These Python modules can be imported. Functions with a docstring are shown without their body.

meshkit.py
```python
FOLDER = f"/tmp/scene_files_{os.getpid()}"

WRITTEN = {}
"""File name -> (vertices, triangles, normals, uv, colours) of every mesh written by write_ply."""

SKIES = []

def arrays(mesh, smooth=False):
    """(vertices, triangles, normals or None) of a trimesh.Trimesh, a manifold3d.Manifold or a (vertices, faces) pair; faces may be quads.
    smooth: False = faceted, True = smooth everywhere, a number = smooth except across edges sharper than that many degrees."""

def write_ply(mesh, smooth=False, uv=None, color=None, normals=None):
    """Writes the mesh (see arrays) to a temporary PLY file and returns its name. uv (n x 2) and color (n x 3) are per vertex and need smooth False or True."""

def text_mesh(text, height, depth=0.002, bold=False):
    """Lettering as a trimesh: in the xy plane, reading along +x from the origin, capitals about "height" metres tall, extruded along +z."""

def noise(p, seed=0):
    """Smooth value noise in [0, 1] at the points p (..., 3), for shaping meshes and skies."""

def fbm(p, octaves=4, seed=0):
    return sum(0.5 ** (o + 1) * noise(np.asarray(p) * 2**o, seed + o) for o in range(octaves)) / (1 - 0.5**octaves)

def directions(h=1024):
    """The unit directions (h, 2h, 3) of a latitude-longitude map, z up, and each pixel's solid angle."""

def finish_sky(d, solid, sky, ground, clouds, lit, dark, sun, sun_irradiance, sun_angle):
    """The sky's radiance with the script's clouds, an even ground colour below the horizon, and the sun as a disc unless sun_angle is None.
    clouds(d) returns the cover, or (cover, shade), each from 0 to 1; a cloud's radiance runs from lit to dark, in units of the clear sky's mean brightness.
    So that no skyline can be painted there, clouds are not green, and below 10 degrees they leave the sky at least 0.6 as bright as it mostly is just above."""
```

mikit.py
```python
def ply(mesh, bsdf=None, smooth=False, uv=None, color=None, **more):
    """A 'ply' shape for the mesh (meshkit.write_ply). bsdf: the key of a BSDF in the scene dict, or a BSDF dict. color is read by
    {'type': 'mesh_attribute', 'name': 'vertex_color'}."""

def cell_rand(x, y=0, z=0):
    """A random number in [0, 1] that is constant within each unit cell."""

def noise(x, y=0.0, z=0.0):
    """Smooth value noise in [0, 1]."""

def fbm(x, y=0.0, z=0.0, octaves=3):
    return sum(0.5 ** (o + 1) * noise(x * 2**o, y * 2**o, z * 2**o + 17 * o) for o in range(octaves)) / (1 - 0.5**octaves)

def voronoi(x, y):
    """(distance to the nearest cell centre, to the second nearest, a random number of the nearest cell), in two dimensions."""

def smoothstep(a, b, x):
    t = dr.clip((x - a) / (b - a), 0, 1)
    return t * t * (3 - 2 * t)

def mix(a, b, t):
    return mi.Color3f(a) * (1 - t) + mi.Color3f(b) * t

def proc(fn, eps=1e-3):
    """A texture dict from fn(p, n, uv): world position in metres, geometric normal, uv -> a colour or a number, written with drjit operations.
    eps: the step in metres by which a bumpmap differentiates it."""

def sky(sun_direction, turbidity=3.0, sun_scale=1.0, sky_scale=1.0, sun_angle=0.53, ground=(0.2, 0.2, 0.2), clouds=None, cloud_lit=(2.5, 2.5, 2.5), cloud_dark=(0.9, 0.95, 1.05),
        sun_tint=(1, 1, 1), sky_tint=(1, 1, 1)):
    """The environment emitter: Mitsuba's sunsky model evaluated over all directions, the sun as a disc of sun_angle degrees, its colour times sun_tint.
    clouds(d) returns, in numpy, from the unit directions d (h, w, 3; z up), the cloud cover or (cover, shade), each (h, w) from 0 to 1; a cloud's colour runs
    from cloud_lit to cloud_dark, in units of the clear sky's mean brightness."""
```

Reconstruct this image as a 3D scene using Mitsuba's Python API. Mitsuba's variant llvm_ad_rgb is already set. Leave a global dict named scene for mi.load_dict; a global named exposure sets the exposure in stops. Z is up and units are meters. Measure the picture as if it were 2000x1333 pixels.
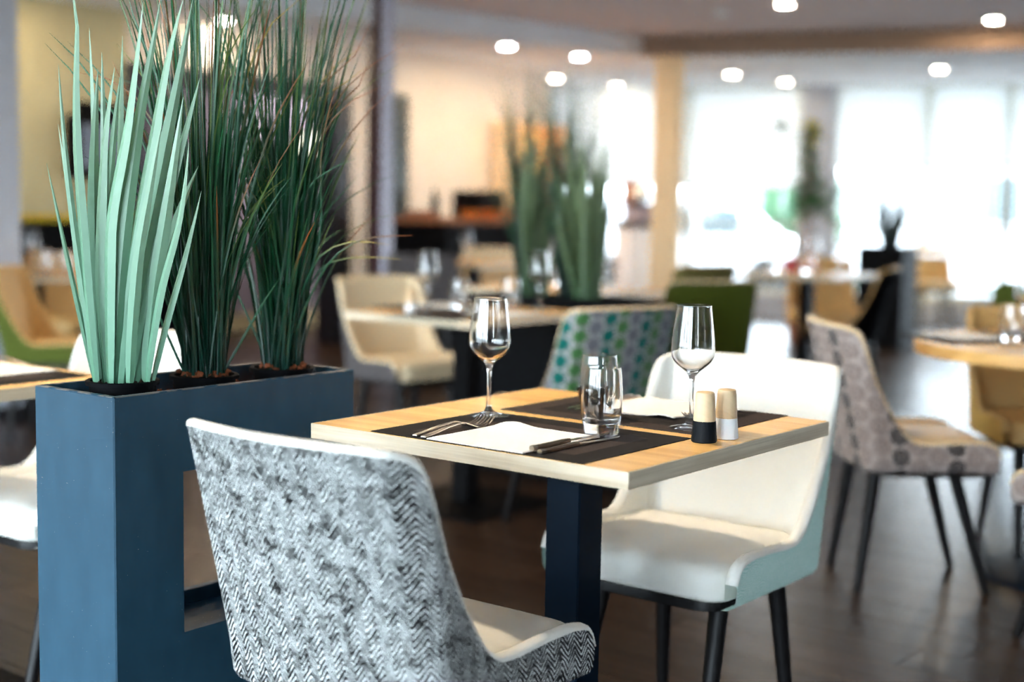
import math, random
import numpy as np, trimesh, mitsuba as mi, drjit as dr
import manifold3d as m3
import shapely.geometry as sg
from scipy.interpolate import PchipInterpolator
import mikit, meshkit
from mikit import proc, noise, fbm, cell_rand, smoothstep, mix

T = mi.ScalarTransform4f
scene, labels = {}, {}
rnd = random.Random(7)
nr = np.random.RandomState(7)
PI = math.pi

# ------------------------------------------------------------------ camera, sky, exposure
CAM = np.array([1.8574, -1.7883, 1.1576])
YAW, PITCH, ROLL, FPX = -0.66058, 0.09725, 0.01696, 2724.2
FWD = np.array([math.sin(YAW) * math.cos(PITCH), math.cos(YAW) * math.cos(PITCH), -math.sin(PITCH)])
RGT = np.array([math.cos(YAW), -math.sin(YAW), 0.0])
UPV = np.cross(RGT, FWD)
UPR = -math.sin(ROLL) * RGT + math.cos(ROLL) * UPV
scene['camera'] = {'type': 'thinlens', 'fov': math.degrees(2 * math.atan(1000 / FPX)), 'fov_axis': 'x',
                   'aperture_radius': 0.0152, 'focus_distance': 2.47, 'near_clip': 0.05, 'far_clip': 200.0,
                   'to_world': T().look_at(origin=CAM.tolist(), target=(CAM + FWD).tolist(), up=UPR.tolist())}
exposure = 4.0
EG = 0.5 ** exposure


def clouds(d):
    c = meshkit.fbm(d * np.array([3.0, 3.0, 6.0]), 4, 3)
    return np.ones(c.shape), np.clip(0.25 + 0.5 * c, 0, 1)


scene['sky'] = mikit.sky((0.3, 0.6, 0.74), turbidity=4.0, sun_scale=0.0, sky_scale=1.0, ground=(0.32, 0.32, 0.31), clouds=clouds,
                         cloud_lit=(0.84, 1.0, 1.12), cloud_dark=(0.62, 0.76, 0.86))
SKY_GAIN = 240.0
scene['sky']['scale'] = SKY_GAIN * EG
LAMP_WARM = (1.0, 0.80, 0.55)
LAMP_POWER = 480.0

# ------------------------------------------------------------------ materials


def srgb(r, g, b):
    f = lambda c: c / 12.92 if c <= 0.04045 else ((c + 0.055) / 1.055) ** 2.4
    return [f(r / 255), f(g / 255), f(b / 255)]


def rgb(c):
    return {'type': 'rgb', 'value': [float(x) for x in c]}


def principled(col, rough=0.5, spec=0.5, metal=0.0, bump=None, bump_eps=1e-3, **kw):
    base = proc(col) if callable(col) else (col if isinstance(col, dict) else rgb(col))
    b = {'type': 'principled', 'base_color': base, 'roughness': proc(rough) if callable(rough) else float(rough),
         'specular': float(spec), 'metallic': float(metal), **kw}
    if bump is not None:
        b = {'type': 'bumpmap', 'arbitrary': proc(bump, eps=bump_eps), 'scale': 1.0, 'bsdf': b}
    return {'type': 'twosided', 'bsdf': b}


def wood_fn(a, b, along='x', scale=1.0):
    a, b = srgb(*a), srgb(*b)

    def fn(p, n, uv):
        u, v = (p.x, p.y) if along == 'x' else (p.y, p.x)
        w = v + p.z * 1.0
        g = fbm(u * 2.2 * scale, w * 55 * scale, 3.0, 4)
        f = noise(u * 9 * scale, w * 420 * scale)
        t = dr.clip(smoothstep(0.25, 0.75, g) * 0.75 + f * 0.3, 0, 1)
        return mix(a, b, t)
    return fn


def planks_fn(p, n, uv):
    g = fbm(p.x * 3.0, p.y * 70, uv.y * 40, 4)
    f = noise(p.x * 14, p.y * 380, uv.y * 10)
    t = dr.clip(g * 0.8 + f * 0.25, 0, 1)
    c = mix(srgb(26, 19, 14), srgb(62, 46, 35), t)
    return c * (0.62 + 0.6 * uv.x)


def herring_fn(p, n, uv):
    u, v = uv.x, uv.y
    per = 0.037
    k = u / per
    tri = dr.abs(k - dr.floor(k) - 0.5) * 2
    jit = (fbm(u * 70, v * 70, 1.0, 2) - 0.5) * 0.006
    s = (v + tri * 0.0235 + jit) / 0.0102
    wv = dr.sin(2 * PI * s)
    blot = fbm(u * 62, v * 62, 5.0, 2)
    fine = noise(u * 420, v * 420, 2.0)
    brk = noise(u * 240, v * 170, 7.0)
    val = wv * 1.1 + (blot - 0.47) * 1.2 + (brk - 0.5) * 1.0
    return mix(srgb(7, 7, 8), srgb(218, 220, 219), smoothstep(0.22, 1.02, val))


def hexdist(a, b):
    a, b = dr.abs(a), dr.abs(b)
    return dr.maximum(a, a * 0.5 + b * 0.8660254)


def hexcell(u, v, w, h):
    col = dr.floor(u / w)
    odd = col - 2 * dr.floor(col * 0.5)
    vv = v + odd * h * 0.5
    row = dr.floor(vv / h)
    return col, row, u - (col + 0.5) * w, vv - (row + 0.5) * h


def tealhex_fn(p, n, uv):
    col, row, du, dv = hexcell(uv.x + 0.02, uv.y, 0.050, 0.058)
    d = hexdist(du, dv)
    k = col - 3 * dr.floor(col / 3)
    c = dr.select(k < 0.5, mi.Color3f(srgb(102, 106, 116)), dr.select(k < 1.5, mi.Color3f(srgb(66, 116, 66)), mi.Color3f(srgb(4, 98, 90))))
    m = 1 - smoothstep(0.021, 0.0235, d)
    lens = noise(uv.x * 300, uv.y * 300)
    bg = mix(srgb(134, 137, 140), srgb(166, 170, 172), lens)
    link = (1 - smoothstep(0.006, 0.008, dr.abs(du))) * 0.5
    return bg * (1 - dr.maximum(m, link)) + c * dr.maximum(m, link)


def greyhex_fn(p, n, uv):
    col, row, du, dv = hexcell(uv.x + 0.012, uv.y + 0.01, 0.056, 0.063)
    d = hexdist(du, dv)
    k = col - 3 * dr.floor(col / 3)
    dark = dr.select(k > 1.5, mi.Color3f(srgb(20, 23, 30)), mi.Color3f(srgb(130, 112, 106)))
    ring1 = smoothstep(0.0035, 0.0045, d) * (1 - smoothstep(0.010, 0.011, d))
    ring2 = smoothstep(0.0145, 0.0155, d) * (1 - smoothstep(0.024, 0.025, d))
    solid = (1 - smoothstep(0.0245, 0.0255, d)) * (1 - smoothstep(0.0115, 0.0122, d) * (1 - smoothstep(0.0145, 0.0152, d)) * 0.9) * smoothstep(0.003, 0.004, d)
    m = dr.select(k > 1.5, solid, dr.maximum(ring1, ring2) * 0.8)
    bg = mix(srgb(158, 145, 141), srgb(188, 176, 171), noise(uv.x * 90, uv.y * 90))
    return bg * (1 - m) + dark * m


def weave_fn(a, b):
    a, b = srgb(*a), srgb(*b)

    def fn(p, n, uv):
        s = (uv.y + (fbm(uv.x * 40, uv.y * 40, 1.0, 2) - 0.5) * 0.012) / 0.0042
        w = 0.5 + 0.5 * dr.sin(2 * PI * s)
        return mix(a, b, dr.clip(w * 0.8 + noise(uv.x * 500, uv.y * 500) * 0.4 - 0.1, 0, 1))
    return fn


def mottled(a, b, k):
    a, b = srgb(*a), srgb(*b)

    def fn(p, n, uv):
        return mix(a, b, fbm(p.x * k, p.y * k, p.z * k, 3))
    return fn


def mat_weave_fn(p, n, uv):
    # woven vinyl placemat: darker frame, paler inner field (uv are metres from the centre, half sizes .232 x .166)
    w = dr.sin(uv.x * 2 * PI / 0.0032) * dr.sin(uv.y * 2 * PI / 0.0032)
    inner = (1 - smoothstep(0.1775, 0.1785, dr.abs(uv.x))) * (1 - smoothstep(0.1125, 0.1135, dr.abs(uv.y)))
    base = mix(srgb(36, 34, 34), srgb(62, 54, 51), inner)
    return base * (1.0 + 0.22 * w)


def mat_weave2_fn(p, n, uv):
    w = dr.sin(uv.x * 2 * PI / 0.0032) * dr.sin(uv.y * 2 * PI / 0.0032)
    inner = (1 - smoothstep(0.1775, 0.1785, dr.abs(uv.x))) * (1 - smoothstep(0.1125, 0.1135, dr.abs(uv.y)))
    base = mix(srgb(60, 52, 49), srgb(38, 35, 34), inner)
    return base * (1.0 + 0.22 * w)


def navy_fn(p, n, uv):
    t = fbm(p.x * 30, p.y * 30, p.z * 9, 4)
    c = mix(srgb(32, 62, 80), srgb(42, 75, 94), t)
    chip = smoothstep(0.90, 0.93, noise(p.x * 260, p.y * 260, p.z * 260)) * smoothstep(0.55, 0.6, noise(p.x * 31, p.y * 31, p.z * 31)) * 0.5
    top = smoothstep(0.8125, 0.8145, p.z) * 0.55 * smoothstep(0.3, 0.6, fbm(p.x * 60, p.y * 60, 2.0, 2))
    return mix(c, srgb(150, 138, 126), dr.maximum(chip, top))


M = {
    'm_floor': principled(planks_fn, 0.32, 0.16),
    'm_oak': principled(wood_fn((220, 168, 96), (240, 194, 122)), 0.32, 0.5),
    'm_oak_y': principled(wood_fn((220, 168, 96), (240, 194, 122), 'y'), 0.32, 0.5),
    'm_edge': principled(wood_fn((198, 180, 152), (228, 214, 190), 'x', 1.5), 0.4, 0.4),
    'm_edge_y': principled(wood_fn((198, 180, 152), (228, 214, 190), 'y', 1.5), 0.4, 0.4),
    'm_leather': principled(srgb(226, 225, 218), 0.42, 0.4),
    'm_leather_warm': principled(srgb(226, 204, 168), 0.45, 0.4),
    'm_leather_tan': principled(srgb(204, 164, 104), 0.5, 0.35),
    'm_herring': principled(herring_fn, 0.85, 0.2),
    'm_tealhex': principled(tealhex_fn, 0.85, 0.2),
    'm_greyhex': principled(greyhex_fn, 0.85, 0.2),
    'm_tealweave': principled(weave_fn((170, 216, 206), (224, 242, 237)), 0.85, 0.2),
    'm_greyweave': principled(weave_fn((66, 64, 66), (98, 92, 92)), 0.9, 0.2),
    'm_green': principled(weave_fn((66, 78, 26), (86, 96, 36)), 0.85, 0.2),
    'm_olive': principled(weave_fn((96, 92, 50), (118, 112, 62)), 0.85, 0.2),
    'm_black_fabric': principled(weave_fn((3, 3, 4), (8, 8, 9)), 1.0, 0.02),
    'm_yellow_fabric': principled(srgb(222, 176, 96), 0.7, 0.3),
    'm_black_wood': principled(srgb(14, 13, 14), 0.45, 0.25),
    'm_black_metal': principled(srgb(4, 24, 40), 0.5, 0.1),
    'm_dark': principled(srgb(6, 6, 8), 0.6, 0.08),
    'm_navy': principled(navy_fn, 0.45, 0.3),
    'm_navy_dark': principled(srgb(26, 30, 36), 0.6, 0.3),
    'm_plastic_black': principled(srgb(8, 9, 12), 0.6, 0.07),
    'm_soil': principled(mottled((24, 20, 17), (52, 40, 30), 140), 0.95, 0.1),
    'm_bark': principled(mottled((84, 44, 28), (150, 84, 54), 110), 0.85, 0.2),
    'm_mint': principled({'type': 'mesh_attribute', 'name': 'vertex_color'}, 0.38, 0.45),
    'm_grass': principled({'type': 'mesh_attribute', 'name': 'vertex_color'}, 0.34, 0.5),
    'm_mat': principled(mat_weave_fn, 0.8, 0.12),
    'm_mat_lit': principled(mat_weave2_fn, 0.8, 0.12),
    'm_paper': principled(srgb(244, 240, 233), 0.8, 0.2),
    'm_steel': principled(srgb(222, 214, 204), 0.16, 0.5, 1.0),
    'm_knife_handle': principled(srgb(176, 158, 142), 0.2, 0.5, 1.0),
    'm_shaker_wood': principled(wood_fn((206, 172, 128), (226, 198, 158), 'x', 0.7), 0.5, 0.4),
    'm_shaker_black': principled(srgb(12, 17, 22), 0.55, 0.15),
    'm_shaker_white': principled(srgb(236, 236, 236), 0.4, 0.4),
    'm_glass': {'type': 'dielectric', 'int_ior': 1.5, 'ext_ior': 1.0},
    'm_votive': {'type': 'dielectric', 'int_ior': 1.5, 'ext_ior': 1.0, 'specular_transmittance': rgb((0.42, 0.34, 0.30))},
    'm_pane': {'type': 'thindielectric', 'int_ior': 1.5, 'ext_ior': 1.0},
    'm_wax': principled(srgb(230, 230, 226), 0.6, 0.3),
    'm_ceiling': principled(srgb(208, 198, 198), 0.9, 0.1),
    'm_soffit': principled(srgb(226, 228, 232), 0.9, 0.1),
    'm_wall': principled(srgb(226, 216, 206), 0.9, 0.1),
    'm_fascia': principled(srgb(150, 126, 108), 0.85, 0.15),
    'm_wall_dark': principled(srgb(128, 126, 124), 0.9, 0.1),
    'm_wall_yellow': principled(srgb(206, 196, 158), 0.9, 0.1),
    'm_grey_wall': principled(srgb(178, 182, 192), 0.9, 0.1),
    'm_column': principled(srgb(238, 208, 168), 0.85, 0.15),
    'm_door_dark': principled(srgb(24, 24, 30), 0.4, 0.4),
    'm_lavender': principled(srgb(150, 144, 158), 0.8, 0.2),
    'm_maroon': principled(srgb(58, 26, 30), 0.45, 0.4),
    'm_stile': principled(srgb(176, 174, 190), 0.4, 0.5),
    'm_frame': principled(srgb(196, 194, 182), 0.5, 0.4),
    'm_gold': principled(srgb(226, 200, 120), 0.5, 0.4),
    'm_blind': {'type': 'principledthin', 'base_color': rgb((0.74, 0.75, 0.74)), 'roughness': 0.9, 'diff_trans': 0.55, 'spec_trans': 0.0},
    'm_darkgreen_panel': principled(srgb(22, 34, 24), 0.35, 0.5),
    'm_screen': principled(srgb(120, 130, 150), 0.2, 0.5),
    'm_yellow_ledge': principled(srgb(206, 176, 20), 0.5, 0.4),
    'm_orange': principled(srgb(214, 120, 40), 0.5, 0.4),
    'm_brownbox': principled(srgb(150, 96, 66), 0.7, 0.3),
    'm_white': principled(srgb(232, 232, 234), 0.5, 0.4),
    'm_red': principled(srgb(178, 44, 56), 0.5, 0.4),
    'm_blue': principled(srgb(56, 84, 120), 0.6, 0.3),
    'm_leaf': principled(srgb(64, 110, 66), 0.5, 0.4),
    'm_leaf_yellow': principled(srgb(196, 184, 40), 0.5, 0.4),
    'm_pavement': principled(mottled((104, 106, 108), (128, 130, 130), 2), 0.9, 0.2),
    'm_hedge': principled(mottled((26, 50, 34), (52, 80, 56), 3), 0.9, 0.2),
    'm_carglass': principled(srgb(96, 110, 114), 0.15, 0.5),
    'm_tyre': principled(srgb(24, 24, 24), 0.8, 0.2),
    'm_globe': principled(srgb(240, 240, 236), 0.3, 0.5),
}
scene.update(M)

# ------------------------------------------------------------------ builders


def numbered(name):
    if name not in USED:
        USED[name] = 0
        return name
    USED[name] += 1
    return f'{name}_{USED[name]:03d}'


USED = {}
GROUPS = {'dining_chair': 'upholstered dining chairs', 'dining_table': 'square oak dining tables', 'wine_glass': 'wine glasses on the tables', 'tumbler': 'water tumblers on the tables', 'placemat': 'dark placemats on the tables', 'napkin': 'white napkins on the tables', 'fork': 'forks on the tables', 'knife': 'knives on the tables', 'shaker': 'salt and pepper shakers', 'ceiling_downlight': 'round downlights in the ceilings', 'orange_bowl': 'orange bowls on the buffet'}


def thing(name, label, cat, group=None, kind=None):
    k = numbered(name)
    labels[k] = {'label': label, 'category': cat}
    group = group or GROUPS.get(name)
    if group:
        labels[k]['group'] = group
    if kind:
        labels[k]['kind'] = kind
    return k


def struct(name):
    k = numbered(name)
    labels[k] = {'kind': 'structure'}
    return k


def part(parent, name, shape, tf=None, mat=None, label=None, kind=None):
    k = numbered(f'{parent}__{name}')
    d = dict(shape)
    if mat:
        d['bsdf'] = {'type': 'ref', 'id': mat}
    if tf is not None:
        d['to_world'] = tf
    scene[k] = d
    if label or kind:
        labels[k] = {}
        if label:
            labels[k]['label'] = label
        if kind:
            labels[k]['kind'] = kind
    return k


def whole(key, shape, tf=None, mat=None):
    d = dict(shape)
    if mat:
        d['bsdf'] = {'type': 'ref', 'id': mat}
    if tf is not None:
        d['to_world'] = tf
    scene[key] = d


def P(mesh, mat=None, smooth=False, **kw):
    return mikit.ply(mesh, mat, smooth, **kw)


def place(x, y, z=0.0, rot=0.0):
    return T().translate([float(x), float(y), float(z)]).rotate([0, 0, 1], float(rot))


def face(fx, fy):
    return math.degrees(math.atan2(-fx, fy))


def cbox(lo, hi, ch=0.002):
    """box with chamfered edges"""
    lo, hi = np.array(lo, float), np.array(hi, float)
    pts = []
    for ax in range(3):
        a, b = lo + ch, hi - ch
        a, b = a.copy(), b.copy()
        a[ax], b[ax] = lo[ax], hi[ax]
        for i in (0, 1):
            for j in (0, 1):
                for k in (0, 1):
                    pts.append([(a, b)[i][0], (a, b)[j][1], (a, b)[k][2]])
    return trimesh.convex.convex_hull(np.array(pts))


def box(lo, hi):
    lo, hi = np.array(lo, float), np.array(hi, float)
    m = trimesh.creation.box(extents=hi - lo)
    m.apply_translation((lo + hi) / 2)
    return m


def man(mesh):
    return m3.Manifold(m3.Mesh(np.asarray(mesh.vertices, np.float32), np.asarray(mesh.faces, np.uint32)))


def tri(m):
    a = m.to_mesh()
    return trimesh.Trimesh(a.vert_properties[:, :3], a.tri_verts, process=True)


def cat(ms):
    return trimesh.util.concatenate(ms)


def lathe(prof, n=48):
    """closed solid of revolution; profile (r, z) runs along the outside and back along the inside"""
    prof = np.array(prof, float)
    vs, fs, rings = [], [], []
    ang = np.arange(n) * 2 * PI / n
    for r, z in prof:
        if r < 1e-6:
            rings.append([len(vs)])
            vs.append([0, 0, z])
        else:
            rings.append(list(range(len(vs), len(vs) + n)))
            vs += [[r * math.cos(a), r * math.sin(a), z] for a in ang]
    for a, b in zip(rings[:-1], rings[1:]):
        for i in range(n):
            j = (i + 1) % n
            if len(a) == 1 and len(b) == 1:
                continue
            if len(a) == 1:
                fs.append([a[0], b[j], b[i]])
            elif len(b) == 1:
                fs.append([a[i], a[j], b[0]])
            else:
                fs += [[a[i], a[j], b[j]], [a[i], b[j], b[i]]]
    m = trimesh.Trimesh(vs, fs, process=False)
    if m.is_watertight and m.volume < 0:
        m.invert()
    return m


def smooth_profile(pts, n=6):
    """Catmull-Rom through the points"""
    p = np.array(pts, float)
    q = np.vstack([2 * p[0] - p[1], p, 2 * p[-1] - p[-2]])
    out = []
    for i in range(1, len(q) - 2):
        for t in np.linspace(0, 1, n, endpoint=False):
            a, b, c, d = q[i - 1], q[i], q[i + 1], q[i + 2]
            out.append(0.5 * (2 * b + (c - a) * t + (2 * a - 5 * b + 4 * c - d) * t * t + (-a + 3 * b - 3 * c + d) * t ** 3))
    out.append(p[-1])
    o = np.array(out)
    o[:, 0] = np.maximum(o[:, 0], 0)
    return o.tolist()


def loft(rings, cap=True):
    rings = [np.array(r, float) for r in rings]
    n = len(rings[0])
    vs = np.vstack(rings)
    fs = []
    for k in range(len(rings) - 1):
        for i in range(n):
            j = (i + 1) % n
            a, b = k * n, (k + 1) * n
            fs += [[a + i, a + j, b + j], [a + i, b + j, b + i]]
    if cap:
        for k, flip in ((0, True), (len(rings) - 1, False)):
            c = len(vs)
            vs = np.vstack([vs, rings[k].mean(0)])
            for i in range(n):
                j = (i + 1) % n
                fs.append([c, k * n + j, k * n + i] if flip else [c, k * n + i, k * n + j])
    return trimesh.Trimesh(vs, fs, process=False)


def rrect(hx, hy, r, z, cx=0.0, cy=0.0, k=8):
    r = min(r, hx * 0.98, hy * 0.98)
    pts = []
    for sx, sy, a0 in ((1, 1, 0), (-1, 1, 90), (-1, -1, 180), (1, -1, 270)):
        for i in range(k):
            a = math.radians(a0 + 90 * i / (k - 1))
            pts.append([cx + sx * (hx - r) + r * math.cos(a), cy + sy * (hy - r) + r * math.sin(a), z])
    return pts


# ------------------------------------------------------------------ setting: floor
XL = -6.3                      # left wall plane
fl = struct('floor')
scene[fl] = P(box((-9.6, -6.2, -0.12), (5.2, 13.6, -0.006)), 'm_dark')
PW, PL = 0.18, 1.22


def plank_mesh(x0, x1, y0, y1, tone, seed):
    g = 0.0009
    c = 0.0012
    lo = np.array([x0 + g, y0 + g])
    hi = np.array([x1 - g, y1 - g])
    v = [[lo[0], lo[1], -0.006], [hi[0], lo[1], -0.006], [hi[0], hi[1], -0.006], [lo[0], hi[1], -0.006],
         [lo[0], lo[1], -c], [hi[0], lo[1], -c], [hi[0], hi[1], -c], [lo[0], hi[1], -c],
         [lo[0] + c, lo[1] + c, 0], [hi[0] - c, lo[1] + c, 0], [hi[0] - c, hi[1] - c, 0], [lo[0] + c, hi[1] - c, 0]]
    f = []
    for a in (0, 4):
        for i in range(4):
            j = (i + 1) % 4
            f += [[a + i, a + j, a + 4 + j], [a + i, a + 4 + j, a + 4 + i]]
    f += [[8, 9, 10], [8, 10, 11]]
    return trimesh.Trimesh(v, f, process=False), np.tile([tone, seed], (12, 1))


planks = []
for j in range(int(19.6 / PW)):
    y0 = -6.0 + j * PW
    x = -9.5 - rnd.random() * PL
    while x < 5.1:
        a, b = max(x, -9.5), min(x + PL, 5.1)
        if b - a > 0.05:
            c = np.array([(a + b) / 2, y0 + PW / 2, 0]) - CAM
            dep = c @ FWD
            lat = c @ RGT
            vis = dep > 1.2 and abs(lat) < dep * 0.367 + 0.75
            dn = (c @ UPR) / max(dep, 0.1)
            vis = vis and dn > -0.36
            planks.append((0 if vis else 1, dep, a, b, y0))
        x += PL
planks.sort(key=lambda q: (q[0], q[1] if q[0] == 0 else 0))
rest_m, rest_uv = [], []
for i, (nv, dep, a, b, y0) in enumerate(planks):
    m, uv = plank_mesh(a, b, y0, y0 + PW, rnd.random(), rnd.random())
    if i < 290 and nv == 0:
        part(fl, 'plank', P(m, 'm_floor', False, uv=uv))
    else:
        rest_m.append(m)
        rest_uv.append(uv)
part(fl, 'distant_planks', P(cat(rest_m), 'm_floor', False, uv=np.vstack(rest_uv)), kind='stuff')

# ------------------------------------------------------------------ setting: walls, ceiling, soffits
ZL, ZM = 2.45, 2.62
w0, wd = np.array([-4.68, 11.75]), np.array([0.945, 0.327])
wd = wd / np.linalg.norm(wd)
wn = np.array([-wd[1], wd[0]])


def wallbox(t0, t1, z0, z1, o0=0.0, o1=0.2, ch=0.0):
    """box in the rotated frame of the window wall: t along it, o outward"""
    m = box((t0, o0, z0), (t1, o1, z1))
    v = np.array(m.vertices)
    m.vertices = np.c_[w0[0] + v[:, 0] * wd[0] + v[:, 1] * wn[0], w0[1] + v[:, 0] * wd[1] + v[:, 1] * wn[1], v[:, 2]]
    return m


for i, (a, b) in enumerate((((-4.76, 8.49), 10.3),)):
    m = box((0, -.014, ZL - .004), (b, -.001, ZM - .002))
    m.apply_transform(trimesh.transformations.rotation_matrix(math.atan2(.314, .949), [0, 0, 1]))
    m.apply_translation([a[0], a[1], 0])
    k = struct('trim_5')
    scene[k] = P(m, 'm_fascia')
k = struct('ceiling')
scene[k] = P(box((-9.6, -6.2, ZM), (5.2, 13.6, ZM + 0.1)), 'm_ceiling')
# lower ceilings (bulkheads), their fascias are their own sides
A0, A1 = np.array([-5.95, 2.0]), np.array([-4.76, 8.49])
B1 = np.array([-4.76, 8.49]) + 10.5 * np.array([0.949, 0.314])
poly_l = sg.Polygon([(-9.6, 2.0), tuple(A0), tuple(A1), (-9.6, 8.49)])
poly_r = sg.Polygon([(-9.6, 8.49), tuple(A1), tuple(B1), (5.2, 13.6), (-9.6, 13.6)])
for nm, pl in (('trim_1', poly_l), ('trim_2', poly_r)):
    m = trimesh.creation.extrude_polygon(pl, ZM - ZL, engine='earcut')
    m.apply_translation([0, 0, ZL])
    k = struct(nm)
    scene[k] = P(m, 'm_soffit')

# left wall with a doorway (y 4.35..6.35) and skirting
k = struct('wall_left')
wl = cat([box((XL - 0.18, 2.0, 0), (XL, 4.36, ZL)), box((XL - 0.18, 6.42, 0), (XL, 9.12, ZL)), box((XL - 0.18, 4.36, 2.08), (XL, 6.42, ZL))])
scene[k] = P(wl, 'm_wall')
k = struct('wall_left_yellow')
scene[k] = P(cat([box((XL, 2.0, 0), (XL + 0.012, 4.29, ZL)), box((XL - 0.2, -6.2, 0), (XL + 0.012, 2.0, ZM))]), 'm_wall_yellow')
k = struct('baseboard_left')
scene[k] = P(box((XL, 6.50, 0.0), (XL + 0.02, 9.10, 0.10)), 'm_column')
k = struct('wall_end')
scene[k] = P(cat([box((-9.6, 9.12, 0), (XL, 9.24, ZL)), box((-9.7, -6.2, 0), (-9.6, 13.6, ZM))]), 'm_wall')
k = struct('wall_right')
scene[k] = P(cat([box((5.0, -6.2, 0), (5.2, -3.0, ZM)), box((5.0, -2.4, 0), (5.2, 13.6, ZM)), box((5.0, -3.0, 0), (5.2, -2.4, 1.1)), box((5.0, -3.0, 2.4), (5.2, -2.4, ZM))]), 'm_wall_dark')
k = struct('window_15')
scene[k] = P(box((5.08, -3.0, 1.1), (5.081, -2.4, 2.4)), 'm_pane')
# lobby seen through the doorway
k = struct('wall_lobby')
scene[k] = P(cat([box((-7.7, 3.0, 0), (-7.6, 9.1, ZL)), box((-7.6, 3.0, 0), (XL - .18, 3.1, ZL))]), 'm_lavender')
k = struct('baseboard_lobby')
scene[k] = P(box((-7.6, 3.1, 0), (-7.58, 9.0, 0.16)), 'm_wall_yellow')
k = struct('door_1')
part(k, 'frame', P(cat([cbox((XL - 0.19, 4.28, 0), (XL + 0.03, 4.42, 2.10)), cbox((XL - 0.19, 6.30, 0), (XL + 0.03, 6.48, 2.10)), cbox((XL - 0.19, 4.42, 1.98), (XL + 0.03, 6.30, 2.10))]), 'm_door_dark'))

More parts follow.
